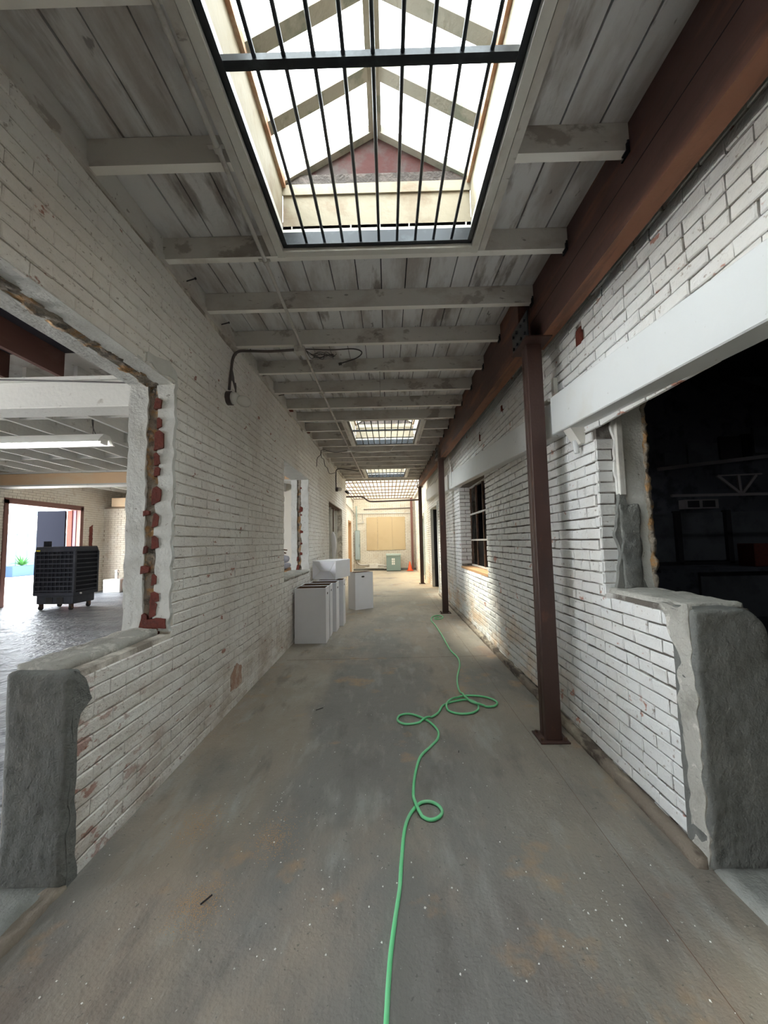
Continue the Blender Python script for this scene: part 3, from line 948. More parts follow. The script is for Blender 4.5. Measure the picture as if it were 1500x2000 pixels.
for jy in joists:
    spans = [(XL + 0.002, 1.19 if jy < 2.95 else 1.10)]
    for (s0, s1) in SKY:
        if s0 - 0.05 < jy < s1 - 0.0:
            spans = [(XL + 0.002, SX0 - 0.09), (SX1 + 0.09, spans[-1][1])]
    for (a, b) in spans:
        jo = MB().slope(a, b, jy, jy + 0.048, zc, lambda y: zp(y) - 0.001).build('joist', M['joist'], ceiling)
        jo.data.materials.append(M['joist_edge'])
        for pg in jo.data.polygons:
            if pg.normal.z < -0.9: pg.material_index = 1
for jy in (5.40, 6.63):
    bx('blocking', M['red_brick'], (XL + 0.002, XL + 0.06, jy + 0.02, jy + 0.10, zc(jy) + 0.005, zc(jy) + 0.13), ceiling)
# blocking over the red beam up to the right wall
for jy in joists:
    MB().slope(1.285 if jy < 2.95 else 1.20, XR + 0.01, jy, jy + 0.048, lambda y: zc(y) + 0.04, lambda y: zp(y) - 0.001).build('joist', M['joist'], ceiling)

# ------------------------------------------------------------------ skylights (glazed ridge lanterns) with barred grilles
def skylight(y0, y1, label, near=False):
    zb = lambda y: zc(y) - 0.005
    n = empty('skylight', (0, y0, zc(y0)), label, 'skylight')
    zt = lambda y: zc(y) + 0.42        # top of the kerb
    ze = lambda y: zc(y) + 0.475       # eaves
    zrg = lambda y: zc(y) + 0.82       # ridge
    xm = (SX0 + SX1) / 2
    # trim boards below, doubled
    for s, xe in ((-1, SX0), (1, SX1)):
        MB().slope(*sorted((xe, xe + s * 0.045)), y0 - 0.05, y1 + 0.05, zb, lambda y: zp(y) + 0.02).build('trimmer_board', M['trim'], n)
        MB().slope(*sorted((xe + s * 0.050, xe + s * 0.09)), y0 - 0.05, y1 + 0.05, lambda y: zb(y) + 0.006, lambda y: zp(y)).build('trimmer_board', M['joist'], n)
        MB().slope(*sorted((xe + s * 0.002, xe + s * 0.040)), y0, y1, lambda y: zp(y) + 0.02, zt).build('side_curb', M['curb'], n)
        MB().slope(*sorted((xe - s * 0.02, xe + s * 0.05)), y0, y1, lambda y: zt(y), lambda y: zt(y) + 0.055).build('eaves_plate', M['rusty_board'], n)
    for ya, yb in ((y0 - 0.04, y0), (y1, y1 + 0.045)):
        MB().slope(SX0, SX1, ya, yb, zb, lambda y: zp(y) + 0.02).build('header_board', M['trim'], n)
        MB().slope(SX0, SX1, ya, yb, lambda y: zp(y) + 0.02, zt).build('end_curb', M['curb'], n)
        MB().slope(SX0, SX1, ya - 0.012, yb - 0.012, lambda y: zt(y) - 0.05, lambda y: zt(y) + 0.02).build('bottom_chord', M['curb'], n)
    # gables
    for yg in (y0 - 0.02, y1 + 0.02):
        A = (SX0, ze(yg) - 0.03)
        B = (SX1, ze(yg) - 0.03)
        C = (xm, zrg(yg))
        MB().prism([(SX0, zt(yg)), (SX1, zt(yg)), B, C, A], 1, yg - 0.006, yg + 0.006).build('gable_sheet', M['gable'], n)
        MB().slope(SX0, SX1, yg - 0.03, yg + 0.03, lambda y: zt(y) + 0.02, lambda y: zt(y) + 0.085).build('dusty_ledge', M['rafter_dark'], n)
        for P in (A, B):
            MB().bar((P[0], yg - 0.02, P[1] + 0.02), (C[0], yg - 0.02, C[1] - 0.01), 0.06, 0.05).build('barge_board', M['rafter'], n)
    # ridge, rafters, panes
    MB().slope(xm - 0.04, xm + 0.04, y0, y1, lambda y: zrg(y) - 0.05, lambda y: zrg(y) + 0.02).build('ridge_board', M['rafter'], n)
    cnt = max(3, int(round((y1 - y0) / 0.33)))
    st = (y1 - y0) / cnt
    for i in range(1, cnt):
        yy = y1 - i * st
        for xe in (SX0, SX1):
            MB().bar((xe, yy, ze(yy)), (xm, yy, zrg(yy)), 0.072, 0.055).build('rafter', M['rafter'], n)
    for i in range(cnt):
        ya, yb = y1 - (i + 1) * st + 0.004, y1 - i * st - 0.004
        for xe, s in ((SX0 - 0.05, -1), (SX1 + 0.05, 1)):
            za, zz = ze(ya) + 0.012, zrg(ya) + 0.03
            mb = MB()
            mb.hexa([(xe, ya, ze(ya) + 0.010), (xm, ya, zrg(ya) + 0.030), (xm, yb, zrg(yb) + 0.030), (xe, yb, ze(yb) + 0.010),
                     (xe, ya, ze(ya) + 0.016), (xm, ya, zrg(ya) + 0.036), (xm, yb, zrg(yb) + 0.036), (xe, yb, ze(yb) + 0.016)])
            mb.build('pane', M['glass'], n)
    return n


def grille(y0, y1, label, cross):
    n = empty('security_grille', (0, y0, zc(y0)), label, 'grille')
    z = lambda y: zc(y) + 0.018
    zz = lambda y: zc(y) + 0.062
    x0, x1 = SX0 + 0.004, SX1 - 0.004
    for xe, s in ((x0, 1), (x1, -1)):
        MB().slope(*sorted((xe, xe + s * 0.006)), y0, y1 - 0.004, z, zz).build('frame_angle', M['black_steel'], n)
        MB().slope(*sorted((xe, xe + s * 0.030)), y0, y1 - 0.004, z, lambda y: z(y) + 0.006).build('frame_angle', M['black_steel'], n)
    for ye, s in ((y0 + 0.004, 1), (y1 - 0.004, -1)):
        a, b = sorted((ye, ye + s * 0.006))
        MB().slope(x0, x1, a, b, z, lambda y: z(y) + 0.10).build('frame_angle', M['black_steel'], n)
        a, b = sorted((ye, ye + s * 0.030))
        MB().slope(x0, x1, a, b, z, lambda y: z(y) + 0.006).build('frame_angle', M['black_steel'], n)
    for yc in cross:
        MB().slope(x0 + 0.006, x1 - 0.006, yc - 0.018, yc + 0.018, lambda y: z(y) + 0.004, lambda y: z(y) + 0.032).build('crossbar', M['black_steel'], n)
    for i in range(9):
        x = -0.475 + i * 0.1135
        MB().tube([(x, y0 + 0.01, z(y0) + 0.018), (x, y1 - 0.012, z(y1) + 0.018)], 0.0085, 10).build('bar', M['black_steel'], n, smooth=True)


names = ['nearest glazed ridge skylight overhead, with white trim and red gable end',
         'second skylight down the corridor, halfway along the plank ceiling',
         'third and farthest small skylight just before the roof ends',
         'skylight over the corridor behind the viewer']
gn = ['black steel bar grille under the nearest skylight', 'black bar grille under the second skylight down the corridor',
      'black bar grille under the third and farthest skylight', 'black bar grille under the skylight behind the viewer']
cr = [(1.34,), (6.75,), (11.75,), (-2.2,)]
for (a, b), n1, n2, c in zip(SKY, names, gn, cr):
    skylight(a, b, n1)
    grille(a, b, n2, c)

# big barred grille over the light court
cg = empty('courtyard_grille', (-0.2, RT, 3.7), 'wide rusty steel mesh of bars roofing the bright court at the far end', 'grille')
for i in range(21):
    x = XL2 + 0.05 + i * 0.15
    MB().tube([(x, RT, 3.705), (x, YE - 0.02, 3.705)], 0.017, 6).build('bar', M['rust_steel'], cg)
for y in (13.2, 14.3, 15.4, 16.4, 17.4, 18.5, 19.7):
    bx('crossbar', M['rust_steel'], (XL2 + 0.01, 1.3, y - 0.014, y + 0.014, 3.655, 3.688), cg)
bx('side_ledge', M['trim'], (XL2 - 0.004, XL2 + 0.06, RT, YE - 0.01, 3.60, 3.65), cg)
bx('side_ledge', M['trim'], (1.30, 1.36, RT, YE - 0.01, 3.60, 3.65), cg)

cr_ = empty('court_dimming_roof', (-0.2, RT, 4.95), 'dusty glazed roof high above the barred court at the far end', 'roof')  # glass roof added over the court to cut its daylight
for i in range(5):
    x = XL2 + i * 0.64
    bx('glazing_rib', M['rust_steel'], (x - 0.02, x + 0.02, RT, YE, 4.93, 4.99), cr_)
    for k in range(5):
        y = RT + k * 1.36
        bx('pane', M['glass_court'], (x + 0.022, x + 0.618, y + 0.01, y + 1.35, 4.96, 4.966), cr_)
for k in range(6):
    y = RT + k * 1.36
    bx('glazing_purlin', M['rust_steel'], (XL2, XR, y - 0.02, y + 0.02, 4.90, 4.95), cr_)

# ------------------------------------------------------------------ red beam and posts
def zbm(y): return 2.965 + 0.036 * (y - 2.93)


rb = empty('ceiling_beam', (1.23, -4, 3.0), 'near length of the red-brown stained timber beam, above and before the nearest post', 'beam')
MB().slope(1.185, 1.285, -4, 3.0, lambda y: 2.965 + 0.004 * (y - 2.93), lambda y: zp(y) - 0.003).build('timber', M['beam_red'], rb)
MB().slope(1.183, 1.185, -4, 3.0, lambda y: 3.17, lambda y: 3.173).build('lamination_line', M['dark_wood'], rb)
rb2 = empty('ceiling_beam', (1.15, 3.0, 3.0), 'far length of the red-brown stained timber beam, running from the nearest post to the light court', 'beam')
MB().slope(1.095, 1.205, 3.01, RT + 0.3, zbm, lambda y: zp(y) - 0.003).build('timber', M['beam_red'], rb2)
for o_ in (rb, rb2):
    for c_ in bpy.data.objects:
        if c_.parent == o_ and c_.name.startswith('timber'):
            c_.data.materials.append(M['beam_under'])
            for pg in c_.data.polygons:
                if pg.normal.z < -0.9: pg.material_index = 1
for y in joists:
    if 0.6 < y < 12.6:
        xx = 1.185 if y < 2.95 else 1.095
        MB().box(xx - 0.012, xx - 0.002, y - 0.006, y + 0.054, zc(y) - 0.012, zc(y) + 0.05).box(xx - 0.022, xx - 0.002, y - 0.004, y + 0.03, zc(y) - 0.010, zc(y) - 0.003).box(xx - 0.02, xx - 0.012, y - 0.01, y - 0.002, zc(y) - 0.01, zc(y) + 0.03).build('joist_hanger', M['black_steel'], rb if y < 2.95 else rb2)


def post(x, y, zt, label, m='post', s=0.057, plate=True):
    n = empty('steel_post', (x, y, 0), label, 'post', 'posts along the right side')
    # two channels welded face to face: a groove runs down the middle of each side
    mb = MB()
    mb.box(x - s, x + s, y - s, y - 0.004, 0.012, zt)
    mb.box(x - s, x + s, y + 0.004, y + s, 0.012, zt)
    mb.box(x - s + 0.006, x + s - 0.006, y - 0.004, y + 0.004, 0.012, zt)
    mb.build('column', M[m], n, bevel=0.003)
    if plate:
        bp = bx('base_plate', M['post'], (x - s - 0.05, x + s + 0.045, y - s - 0.035, y + s + 0.035, 0.0, 0.012), n, bevel=0.002)
        for dx in (-0.085, 0.08):
            for dy in (-0.06, 0.06):
                MB().tube([(x + dx, y + dy, 0.01), (x + dx, y + dy, 0.03)], 0.010, 6).build('bolt', M['rust_steel'], bp)
        bx('cap_plate', M['post'], (x - 0.10, x + 0.10, y - 0.16, y + 0.16, zt, zt + 0.010), n)
        for sx in (-1, 1):
            bx('splice_plate', M['black_steel'], (min(x + sx * 0.078, x + sx * 0.086), max(x + sx * 0.078, x + sx * 0.086), y - 0.17, y + 0.17, zt + 0.01, zt + 0.20), n)
        for dy in (-0.12, -0.04, 0.05, 0.13):
            for dz in (0.05, 0.15):
                MB().tube([(x - 0.10, y + dy, zt + dz), (x - 0.078, y + dy, zt + dz)], 0.013, 6).build('bolt', M['black_steel'], n)
    return n


post(1.155, 2.93, 2.955, 'nearest rust-brown steel post with base plate on the concrete floor')
post(1.115, 7.86, 3.13, 'second rust-brown steel post, beyond the barred window')
post(1.12, 13.2, 3.30, 'third rust-brown steel post, beyond the dark doorway')
post(1.20, 19.5, 3.65, 'farthest reddish steel post by the orange cone at the end wall', m='door_frame', plate=False)

# ------------------------------------------------------------------ conduits, cables, fittings
cn = empty('ceiling_conduit', (-0.78, 1, 3.3), 'long pale conduit running under the joists beside the skylights', 'conduit')
pts = []
for y in [-1, 0, 1.14, 2.33, 3.3, 3.6, 5, 6.2, 8.0, 9.5, 11, 12.6]:
    xx = -0.735 - 0.02 * max(0, y - 1) if y < 4 else -0.80 + 0.003 * (y - 4)
    pts.append((xx, y, zc(y) - 0.014))
MB().tube(catmull(pts, 4), 0.0125, 10).build('pipe', M['conduit'], cn, smooth=True)
for y in (1.62, 2.36, 4.75, 7.2, 9.6):
    xx = -0.735 - 0.02 * max(0, y - 1) if y < 4 else -0.80
    MB().tube([(xx, y - 0.012, zc(y) - 0.014), (xx, y + 0.012, zc(y) - 0.014)], 0.019, 10).box(xx - 0.045, xx + 0.03, y - 0.01, y + 0.01, zc(y) - 0.006, zc(y)).build('strap', M['conduit'], cn)
bx('junction_box', M['conduit'], (-0.86, -0.76, 3.50, 3.60, zc(3.5) - 0.055, zc(3.5) - 0.002), cn, bevel=0.006)
bx('junction_box', M['white_cable'], (-0.84, -0.76, 8.05, 8.14, zc(8.1) - 0.05, zc(8.1) - 0.002), cn, bevel=0.005)

wlamp = empty('wall_lamp', (-1.40, 3.34, 2.70), 'old round wall lamp with conduit on the left brick wall, conduit bending along the joist', 'lamp')
z5 = zc(3.5) - 0.02
MB().tube(catmull([(-0.86, 3.55, z5), (-1.1, 3.56, z5 - 0.004), (-1.30, 3.55, z5), (-1.385, 3.50, z5 - 0.03), (-1.402, 3.42, z5 - 0.13), (-1.402, 3.37, z5 - 0.3), (-1.402, 3.34, 2.84)], 6), 0.0125, 10).build('conduit', M['conduit_dark'], wlamp, smooth=True)
MB().tube([(-1.418, 3.34, 2.76), (-1.375, 3.34, 2.76)], 0.062, 20).build('backplate', M['conduit_dark'], wlamp)
ring = MB().tube([(-1.375, 3.34, 2.76), (-1.34, 3.34, 2.757), (-1.32, 3.34, 2.75)], [0.055, 0.052, 0.035], 20).build('base_ring', M['enamel'], wlamp, smooth=True)
MB().tube(catmull([(-1.32, 3.34, 2.75), (-1.28, 3.345, 2.735), (-1.24, 3.35, 2.72), (-1.21, 3.352, 2.71)], 4), [0.03, .036, .042, .046, .048, .049, .048, .046, .042, .036, .03, .02, .008], 16).build('bulb', M['glass_jar'], ring, smooth=True)
patch('peeled_patch', M['conduit_dark'], [(3.42, 3.10), (3.50, 2.98), (3.54, 2.98), (3.53, 2.86), (3.47, 2.93), (3.41, 2.97), (3.39, 3.04)], 0, XL + 0.001, XL + 0.005, wlamp, jag=0.012, label='dark bare patch of peeled paint')

tw = empty('loose_wires', (-0.6, 3.6, 3.25), 'tangle of loose dark wires hanging from the ceiling junction box', 'wires')
rg = random.Random(8)
for i in range(7):
    p = [(-0.76, 3.56, z5)]
    for t in range(1, 6):
        p.append((-0.76 + t * 0.055 + rg.uniform(-0.03, 0.03), 3.58 + rg.uniform(-0.03, 0.03), z5 - 0.02 - rg.uniform(0, 0.06)))
    MB().tube(catmull(p, 5), 0.0028, 5).build('wire', M['cable'], tw, smooth=True)
MB().tube(catmull([(-0.76, 3.56, z5 + 0.01), (-0.5, 3.56, z5 - 0.004), (-0.3, 3.56, z5), (-0.22, 3.57, z5 - 0.03), (-0.27, 3.6, z5 - 0.07), (-0.42, 3.62, z5 - 0.11)], 6), 0.006, 6).build('wire', M['cable'], tw, smooth=True)
MB().tube([(-0.42, 3.62, z5 - 0.115), (-0.45, 3.62, z5 - 0.12)], 0.014, 8).build('wire_connector', M['cable'], tw)

hw = MB().tube([(-0.06, 4.15, zp(4.15)), (-0.058, 4.15, 3.0)], 0.005, 6)
hw.build('hanging_rod', M['conduit'], at=(-0.06, 4.15, 3.0), label='thin straight rod hanging from the ceiling planks between the joists', cat='rod')

# nails sticking out of the left wall plate
for i, (y, dz) in enumerate(((1.16, 0.06), (2.62, 0.05), (3.2, 0.05), (3.72, 0.06), (4.3, 0.05), (4.95, 0.05))):
    z = zc(y) + dz
    o = MB().tube([(XL + 0.0, y, z), (XL + 0.075, y - 0.02, z + 0.004)], 0.005, 6).tube([(XL + 0.073, y - 0.02, z + 0.004), (XL + 0.079, y - 0.021, z + 0.004)], 0.009, 6)
    lab = ['dark spike jutting from the left fascia nearest the viewer, before the first joist', 'dark spike jutting from the left fascia between the second and third joists',
           'dark spike jutting from the left fascia between the third and fourth joists', 'dark spike jutting from the left fascia beside the wall lamp conduit',
           'dark spike jutting from the left fascia just past the wall lamp conduit', 'dark spike jutting from the left fascia, the farthest one'][i]
    o.build('iron_spike', M['cable'], at=(XL, y, z), label=lab, cat='nail', group='spikes along the left fascia')

lw = empty('loose_cable', (XL, 7.8, 3.2), 'dark cable drooping from the joists onto the left wall above the second opening', 'cable')
for P in ([(-1.41, 7.6, 2.98), (-1.40, 7.62, 3.15), (-1.36, 7.75, 3.25), (-1.37, 7.9, 3.38), (-1.3, 8.0, 3.42)],
          [(-1.38, 7.95, 3.4), (-1.40, 8.1, 3.28), (-1.40, 8.4, 3.3), (-1.39, 8.5, 3.18), (-1.40, 8.9, 3.2), (-1.39, 9.2, 3.12), (-1.3, 9.5, 3.2)],
          [(-1.3, 8.05, 3.42), (-1.1, 8.1, 3.38), (-0.84, 8.1, zc(8.1) - 0.03)]):
    MB().tube(catmull(P, 6), 0.007, 6).build('strand', M['cable'], lw, smooth=True)
wh = MB().tube(catmull([(-0.76, 8.1, zc(8.1) - 0.03), (-0.5, 8.1, 3.36), (-0.1, 8.1, 3.37), (0.05, 8.1, 3.36), (0.13, 8.0, 3.42), (0.22, 7.85, 3.52)], 6), 0.008, 6)
wh.build('white_cable', M['white_cable'], at=(-0.1, 8.1, 3.36), smooth=True, label='white cable looping below the second skylight edge', cat='cable')

MB().tube(catmull([(1.23, 7.62, 3.16), (1.25, 7.60, 3.0), (1.262, 7.55, 2.85), (1.264, 7.55, 2.6), (1.262, 7.56, 2.52)], 6), 0.008, 6).build('white_cable', M['white_cable'], at=(1.25, 7.6, 2.6), smooth=True, label='white cable running down from the beam across the lintel by the second post', cat='cable')
l2 = empty('wall_lamp', (-1.40, 10.4, 2.9), 'small lamp with conduit on the left wall above the boarded opening', 'lamp')
MB().tube(catmull([(-0.82, 10.9, zc(11) - 0.03), (-1.1, 10.6, zc(11) - 0.03), (-1.36, 10.42, zc(11) - 0.05), (-1.40, 10.4, 3.3), (-1.40, 10.4, 2.96)], 6), 0.013, 8).build('conduit', M['cable'], l2, smooth=True)
MB().tube([(-1.416, 10.4, 2.90), (-1.35, 10.4, 2.90)], 0.06, 14).build('backplate', M['conduit_dark'], l2)
MB().tube([(-1.35, 10.4, 2.90), (-1.28, 10.4, 2.90), (-1.24, 10.4, 2.89)], [0.05, 0.055, 0.03], 12).build('bulb', M['glass_jar'], l2, smooth=True)

sc_ = empty('security_camera', (-1.36, 12.9, 3.1), 'small black security camera at the end of the left wall', 'camera')
MB().tube([(-1.42, 12.7, 3.16), (-1.34, 12.72, 3.14)], 0.02, 8).build('arm', M['cable'], sc_)
MB().tube([(-1.38, 12.78, 3.16), (-1.30, 12.60, 3.08)], [0.05, 0.042], 10).build('housing', M['cable'], sc_)

pp = MB().tube(catmull([(-1.41, 13.0, 3.0), (-1.1, 13.0, 3.0), (-0.95, 13.0, 3.0), (-0.82, 13.0, 2.97), (-0.68, 13.0, 2.86), (-0.5, 13.0, 2.82), (0.2, 13.0, 2.83), (1.055, 13.02, 2.85)], 6), 0.028, 10)
pp.build('cross_pipe', M['post'], at=(-0.2, 13.0, 2.82), smooth=True, label='brown pipe with an S-bend crossing the corridor from the left wall to the third post', cat='pipe')
ec = empty('end_wall_conduits', (-0.3, YE, 2.9), 'pale conduits running across the far wall above the plywood board', 'conduit')
MB().tube([(-1.25, YE - 0.03, 3.13), (1.30, YE - 0.03, 3.17)], 0.02, 8).build('pipe', M['conduit_dark'], ec)
MB().tube([(-1.7, YE - 0.03, 2.92), (1.30, YE - 0.03, 2.90)], 0.02, 8).build('pipe', M['conduit'], ec)
MB().tube(catmull([(-1.30, YE - 0.03, 2.9), (-1.30, YE - 0.03, 2.6), (-1.30, YE - 0.03, 2.46), (-1.4, YE - 0.03, 2.42), (-1.6, YE - 0.03, 2.42)], 4), 0.018, 8).build('pipe', M['conduit'], ec)
bx('junction_box', M['conduit'], (-1.35, -1.25, YE - 0.06, YE - 0.005, 2.42, 2.52), ec)
sp = empty('service_panel', (-1.66, YE - 0.15, 0.5), 'tall pale grey electrical panel and riser pipe in the far left corner', 'panel')
bx('cabinet', M['green_metal'], (-1.70, -1.46, YE - 0.16, YE - 0.02, 0.55, 2.05), sp, bevel=0.01)
cdr = bx('cabinet_door', M['steel_blue'], (-1.69, -1.47, YE - 0.175, YE - 0.16, 0.58, 2.02), sp)
bx('door_handle', M['black_steel'], (-1.50, -1.485, YE - 0.19, YE - 0.175, 1.2, 1.35), cdr)
MB().tube([(-1.62, YE - 0.09, 2.05), (-1.62, YE - 0.09, 3.3)], 0.035, 10).build('riser_pipe', M['green_pale'], sp)
MB().tube(catmull([(-1.62, YE - 0.09, 0.55), (-1.60, YE - 0.09, 0.4), (-1.45, YE - 0.1, 0.30), (-1.2, YE - 0.1, 0.29)], 5), 0.035, 10).build('lower_pipe', M['conduit'], sp, smooth=True)
MB().tube(catmull([(-1.72, 13.1, 3.05), (-1.74, 16, 3.05), (-1.76, 19.3, 3.0), (-1.72, 19.7, 2.9), (-1.62, 19.71, 2.7)], 5), 0.025, 8).build('side_pipe', M['conduit'], sp, smooth=True)
lp = empty('floor_pipes', (-0.6, YE - 0.1, 0.25), 'low horizontal conduits feeding the green transformer along the end wall', 'pipe')
MB().tube([(-1.2, YE - 0.1, 0.29), (-0.12, YE - 0.2, 0.25)], 0.04, 10).build('pipe', M['conduit'], lp)
MB().tube([(-1.2, YE - 0.16, 0.14), (-0.12, YE - 0.25, 0.12)], 0.03, 10).build('pipe', M['conduit'], lp)
bx('junction_box', M['trim'], (-1.0, -0.55, YE - 0.2, YE - 0.04, 0.16, 0.34), lp, bevel=0.01)

# transformer
tr = empty('transformer_cabinet', (0.23, 19.2, 0), 'sage green metal transformer cabinet on the floor below the plywood board', 'transformer')
bx('body', M['green_metal'], (-0.12, 0.58, 18.95, 19.6, 0.03, 0.76), tr, bevel=0.01)
bx('top_cover', M['green_pale'], (-0.14, 0.60, 18.92, 19.62, 0.745, 0.84), tr, bevel=0.015)
bx('base_skid', M['rubber'], (-0.11, 0.57, 18.97, 19.6, 0.0, 0.03), tr)
for i in range(3):
    bx('label_plate', M['label'], (0.14, 0.21, 18.942, 18.95, 0.32 + i * 0.11, 0.41 + i * 0.11), tr)
    bx('label_plate', M['label'], (0.225, 0.29, 18.942, 18.95, 0.32 + i * 0.11, 0.41 + i * 0.11), tr)
for z in (0.14, 0.25):
    MB().tube([(-0.26, 19.3, z), (-0.12, 19.3, z)], 0.05, 12).build('conduit_hub', M['conduit'], tr)
# traffic cone
cx, cy = 1.03, 19.05
tc = empty('traffic_cone', (cx, cy, 0), 'orange traffic cone standing beside the farthest post', 'cone')
MB().tube([(cx, cy, 0.03), (cx, cy, 0.06), (cx, cy, 0.42), (cx, cy, 0.46)], [0.125, 0.11, 0.035, 0.02], 18).build('body', M['cone'], tc, smooth=True)
bx('base', M['cone'], (cx - 0.16, cx + 0.16, cy - 0.16, cy + 0.16, 0, 0.035), tc, bevel=0.008)

# ------------------------------------------------------------------ white cardboard bins
def make_bin(W=0.46, D=0.30, Hh=0.79):
    n = empty('waste_bin', (0, 0, 0))
    t = 0.008
    for (nm, b) in (('side_panel', (0, W, 0, t, 0, Hh)), ('side_panel', (0, W, D - t, D, 0, Hh)), ('side_panel', (0, t, t, D - t, 0, Hh)),
                    ('side_panel', (W - t, W, t, D - t, 0, Hh))):
        bx(nm, M['bin'], b, n, bevel=0.0015)
    for b in ((t, W - t, t, t + 0.002, 0.3, Hh - 0.001), (t, W - t, D - t - 0.002, D - t, 0.3, Hh - 0.001), (t, t + 0.002, t, D - t, 0.3, Hh - 0.001), (W - t - 0.002, W - t, t, D - t, 0.3, Hh - 0.001)):
        bx('inner_liner', M['bin_in'], b, n)
    bx('bottom_panel', M['bin_in'], (t, W - t, t, D - t, 0.02, 0.03), n)
    rimz = Hh
    for b in ((0, W, 0, 0.014, rimz, rimz + 0.003), (0, W, D - 0.014, D, rimz, rimz + 0.003), (0, 0.014, 0.014, D - 0.014, rimz, rimz + 0.003), (W - 0.014, W, 0.014, D - 0.014, rimz, rimz + 0.003)):
        bx('folded_rim', M['bin'], b, n)
    # oval hand hole on the right side, dark
    h = MB()
    poly = [(D / 2 + 0.035 * math.cos(a) * (1 if abs(math.cos(a)) < .9 else 1), Hh - 0.09 + 0.016 * math.sin(a)) for a in [i * math.pi / 8 for i in range(16)]]
    h.prism(poly, 0, W - 0.001, W + 0.0025)
    h.build('hand_hole', M['rubber'], n)
    return n


b0 = make_bin()
GR = 'white cardboard bins against the left wall'
spots = [(-1.39, 5.67, 0.0, 'nearest white cardboard bin, open topped, standing against the left wall'),
         (-1.385, 6.03, 0.02, 'second white cardboard bin in the row, close behind the nearest one'),
         (-1.335, 6.40, -0.02, 'third white cardboard bin in the row from the viewer'),
         (-1.27, 6.82, 0.0, 'fourth white cardboard bin, standing under the bin that lies on its side')]
for i, (x, y, a, lab) in enumerate(spots):
    o = b0 if i == 0 else copy_tree(b0)
    o.location = (x, y, 0)
    o.rotation_euler = (0, 0, a)
    tag(o, lab, 'bin', GR)
o = copy_tree(b0)
o.location = (-0.735, 8.34, 0)
o.rotation_euler = (0, 0, math.radians(36))
# turn so that a broad side with the hand hole faces right of the viewer
o.location = (-0.735 + 0.0, 8.34, 0)
tag(o, 'white cardboard bin standing alone by the row, turned at an angle, hand hole showing', 'bin', GR)
hh = MB()
poly = [(0.20 + 0.04 * math.cos(i * math.pi / 8), 0.70 + 0.018 * math.sin(i * math.pi / 8)) for i in range(16)]
hh.prism(poly, 1, -0.0025, 0.001)
q = hh.build('hand_hole', M['rubber'])
q.parent = o
# the bin lying on its side: folded bottom towards the viewer
ly = empty('closed_bin', (0, 0, 0), 'white cardboard bin lying on its side on top of the row of bins', 'bin', GR)
Wb, Hb, Lb = 0.44, 0.33, 0.80
bx('side_panel', M['bin'], (-Wb, 0, 0.062, Lb, 0, Hb), ly, bevel=0.003)
c1, c2 = (-Wb * 0.72, 0.058, Hb * 0.45), (-Wb * 0.30, 0.055, Hb * 0.45)
A, B, C, D_ = (-Wb, 0.0, 0), (0, 0.0, 0), (0, 0.0, Hb), (-Wb, 0.0, Hb)
MB().add([A, B, C, D_, c1, c2, (-Wb, 0.062, 0), (0, 0.062, 0), (0, 0.062, Hb), (-Wb, 0.062, Hb)],
         [(0, 1, 5, 4), (1, 2, 5), (2, 3, 4, 5), (3, 0, 4), (0, 6, 7, 1), (1, 7, 8, 2), (2, 8, 9, 3), (3, 9, 6, 0), (6, 9, 8, 7)]).build('folded_end', M['bin'], ly)
for a, b in ((A, c1), (B, c2), (C, c2), (D_, c1), (c1, c2)):
    a2 = (a[0], a[1] - 0.002, a[2]); b2 = (b[0], b[1] - 0.002, b[2])
    MB().bar(a2, b2, 0.007, 0.007).build('fold_crease', M['label'], ly)
ly.location = (-0.95, 6.87, 0.797)
ly.rotation_euler = (0, 0, math.radians(-13))

# ------------------------------------------------------------------ green hose on the floor
HP = [(-0.10, -0.6), (-0.075, 0.3), (-0.05, 1.0), (-0.036, 1.276), (-0.024, 1.443), (-0.004, 1.586), (0.017, 1.715), (0.028, 1.842), (0.051, 2.04), (0.085, 2.15), (0.14, 2.23), (0.194, 2.246), (0.241, 2.215), (0.256, 2.163),
      (0.227, 2.12), (0.181, 2.108), (0.136, 2.15), (0.112, 2.254), (0.118, 2.378), (0.141, 2.528), (0.187, 2.698), (0.27, 2.824), (0.33, 2.928), (0.344, 3.05),
      (0.294, 3.19), (0.208, 3.295), (0.126, 3.335), (0.06, 3.30), (0.045, 3.217), (0.096, 3.158), (0.186, 3.165), (0.277, 3.227), (0.383, 3.34), (0.45, 3.49), (0.573, 3.575),
      (0.69, 3.60), (0.75, 3.52), (0.734, 3.40), (0.657, 3.33), (0.55, 3.325), (0.478, 3.389), (0.482, 3.49), (0.557, 3.61), (0.667, 3.69), (0.806, 3.68), (0.905, 3.61), (0.93, 3.52),
      (0.868, 3.45), (0.755, 3.47), (0.69, 3.56), (0.658, 3.72), (0.654, 3.9), (0.694, 4.175), (0.797, 4.588), (0.82, 4.882), (0.785, 5.22), (0.785, 6.06), (0.77, 6.713),
      (0.747, 7.10), (0.80, 7.42), (0.93, 7.56), (1.0, 7.42), (0.944, 7.25), (0.85, 7.20), (0.83, 7.32), (0.92, 7.38)]
hp = catmull([(x, y, 0.0105) for x, y in HP], 8)
# lift a strand where it crosses an earlier one
q2 = [Vector((p.x, p.y, 0)) for p in hp]
for i in range(len(q2)):
    best = 9
    for k2 in range(0, i - 14):
        d = (q2[i] - q2[k2]).length
        if d < best: best = d
    if best < 0.06:
        hp[i].z = 0.0105 + 0.019 * (1 - best / 0.06) ** 0.5
MB().tube(hp, 0.0088, 10).build('garden_hose', M['hose'], at=(0, 2.5, 0), smooth=True, label='long bright green hose snaking down the middle of the floor with loops', cat='hose')

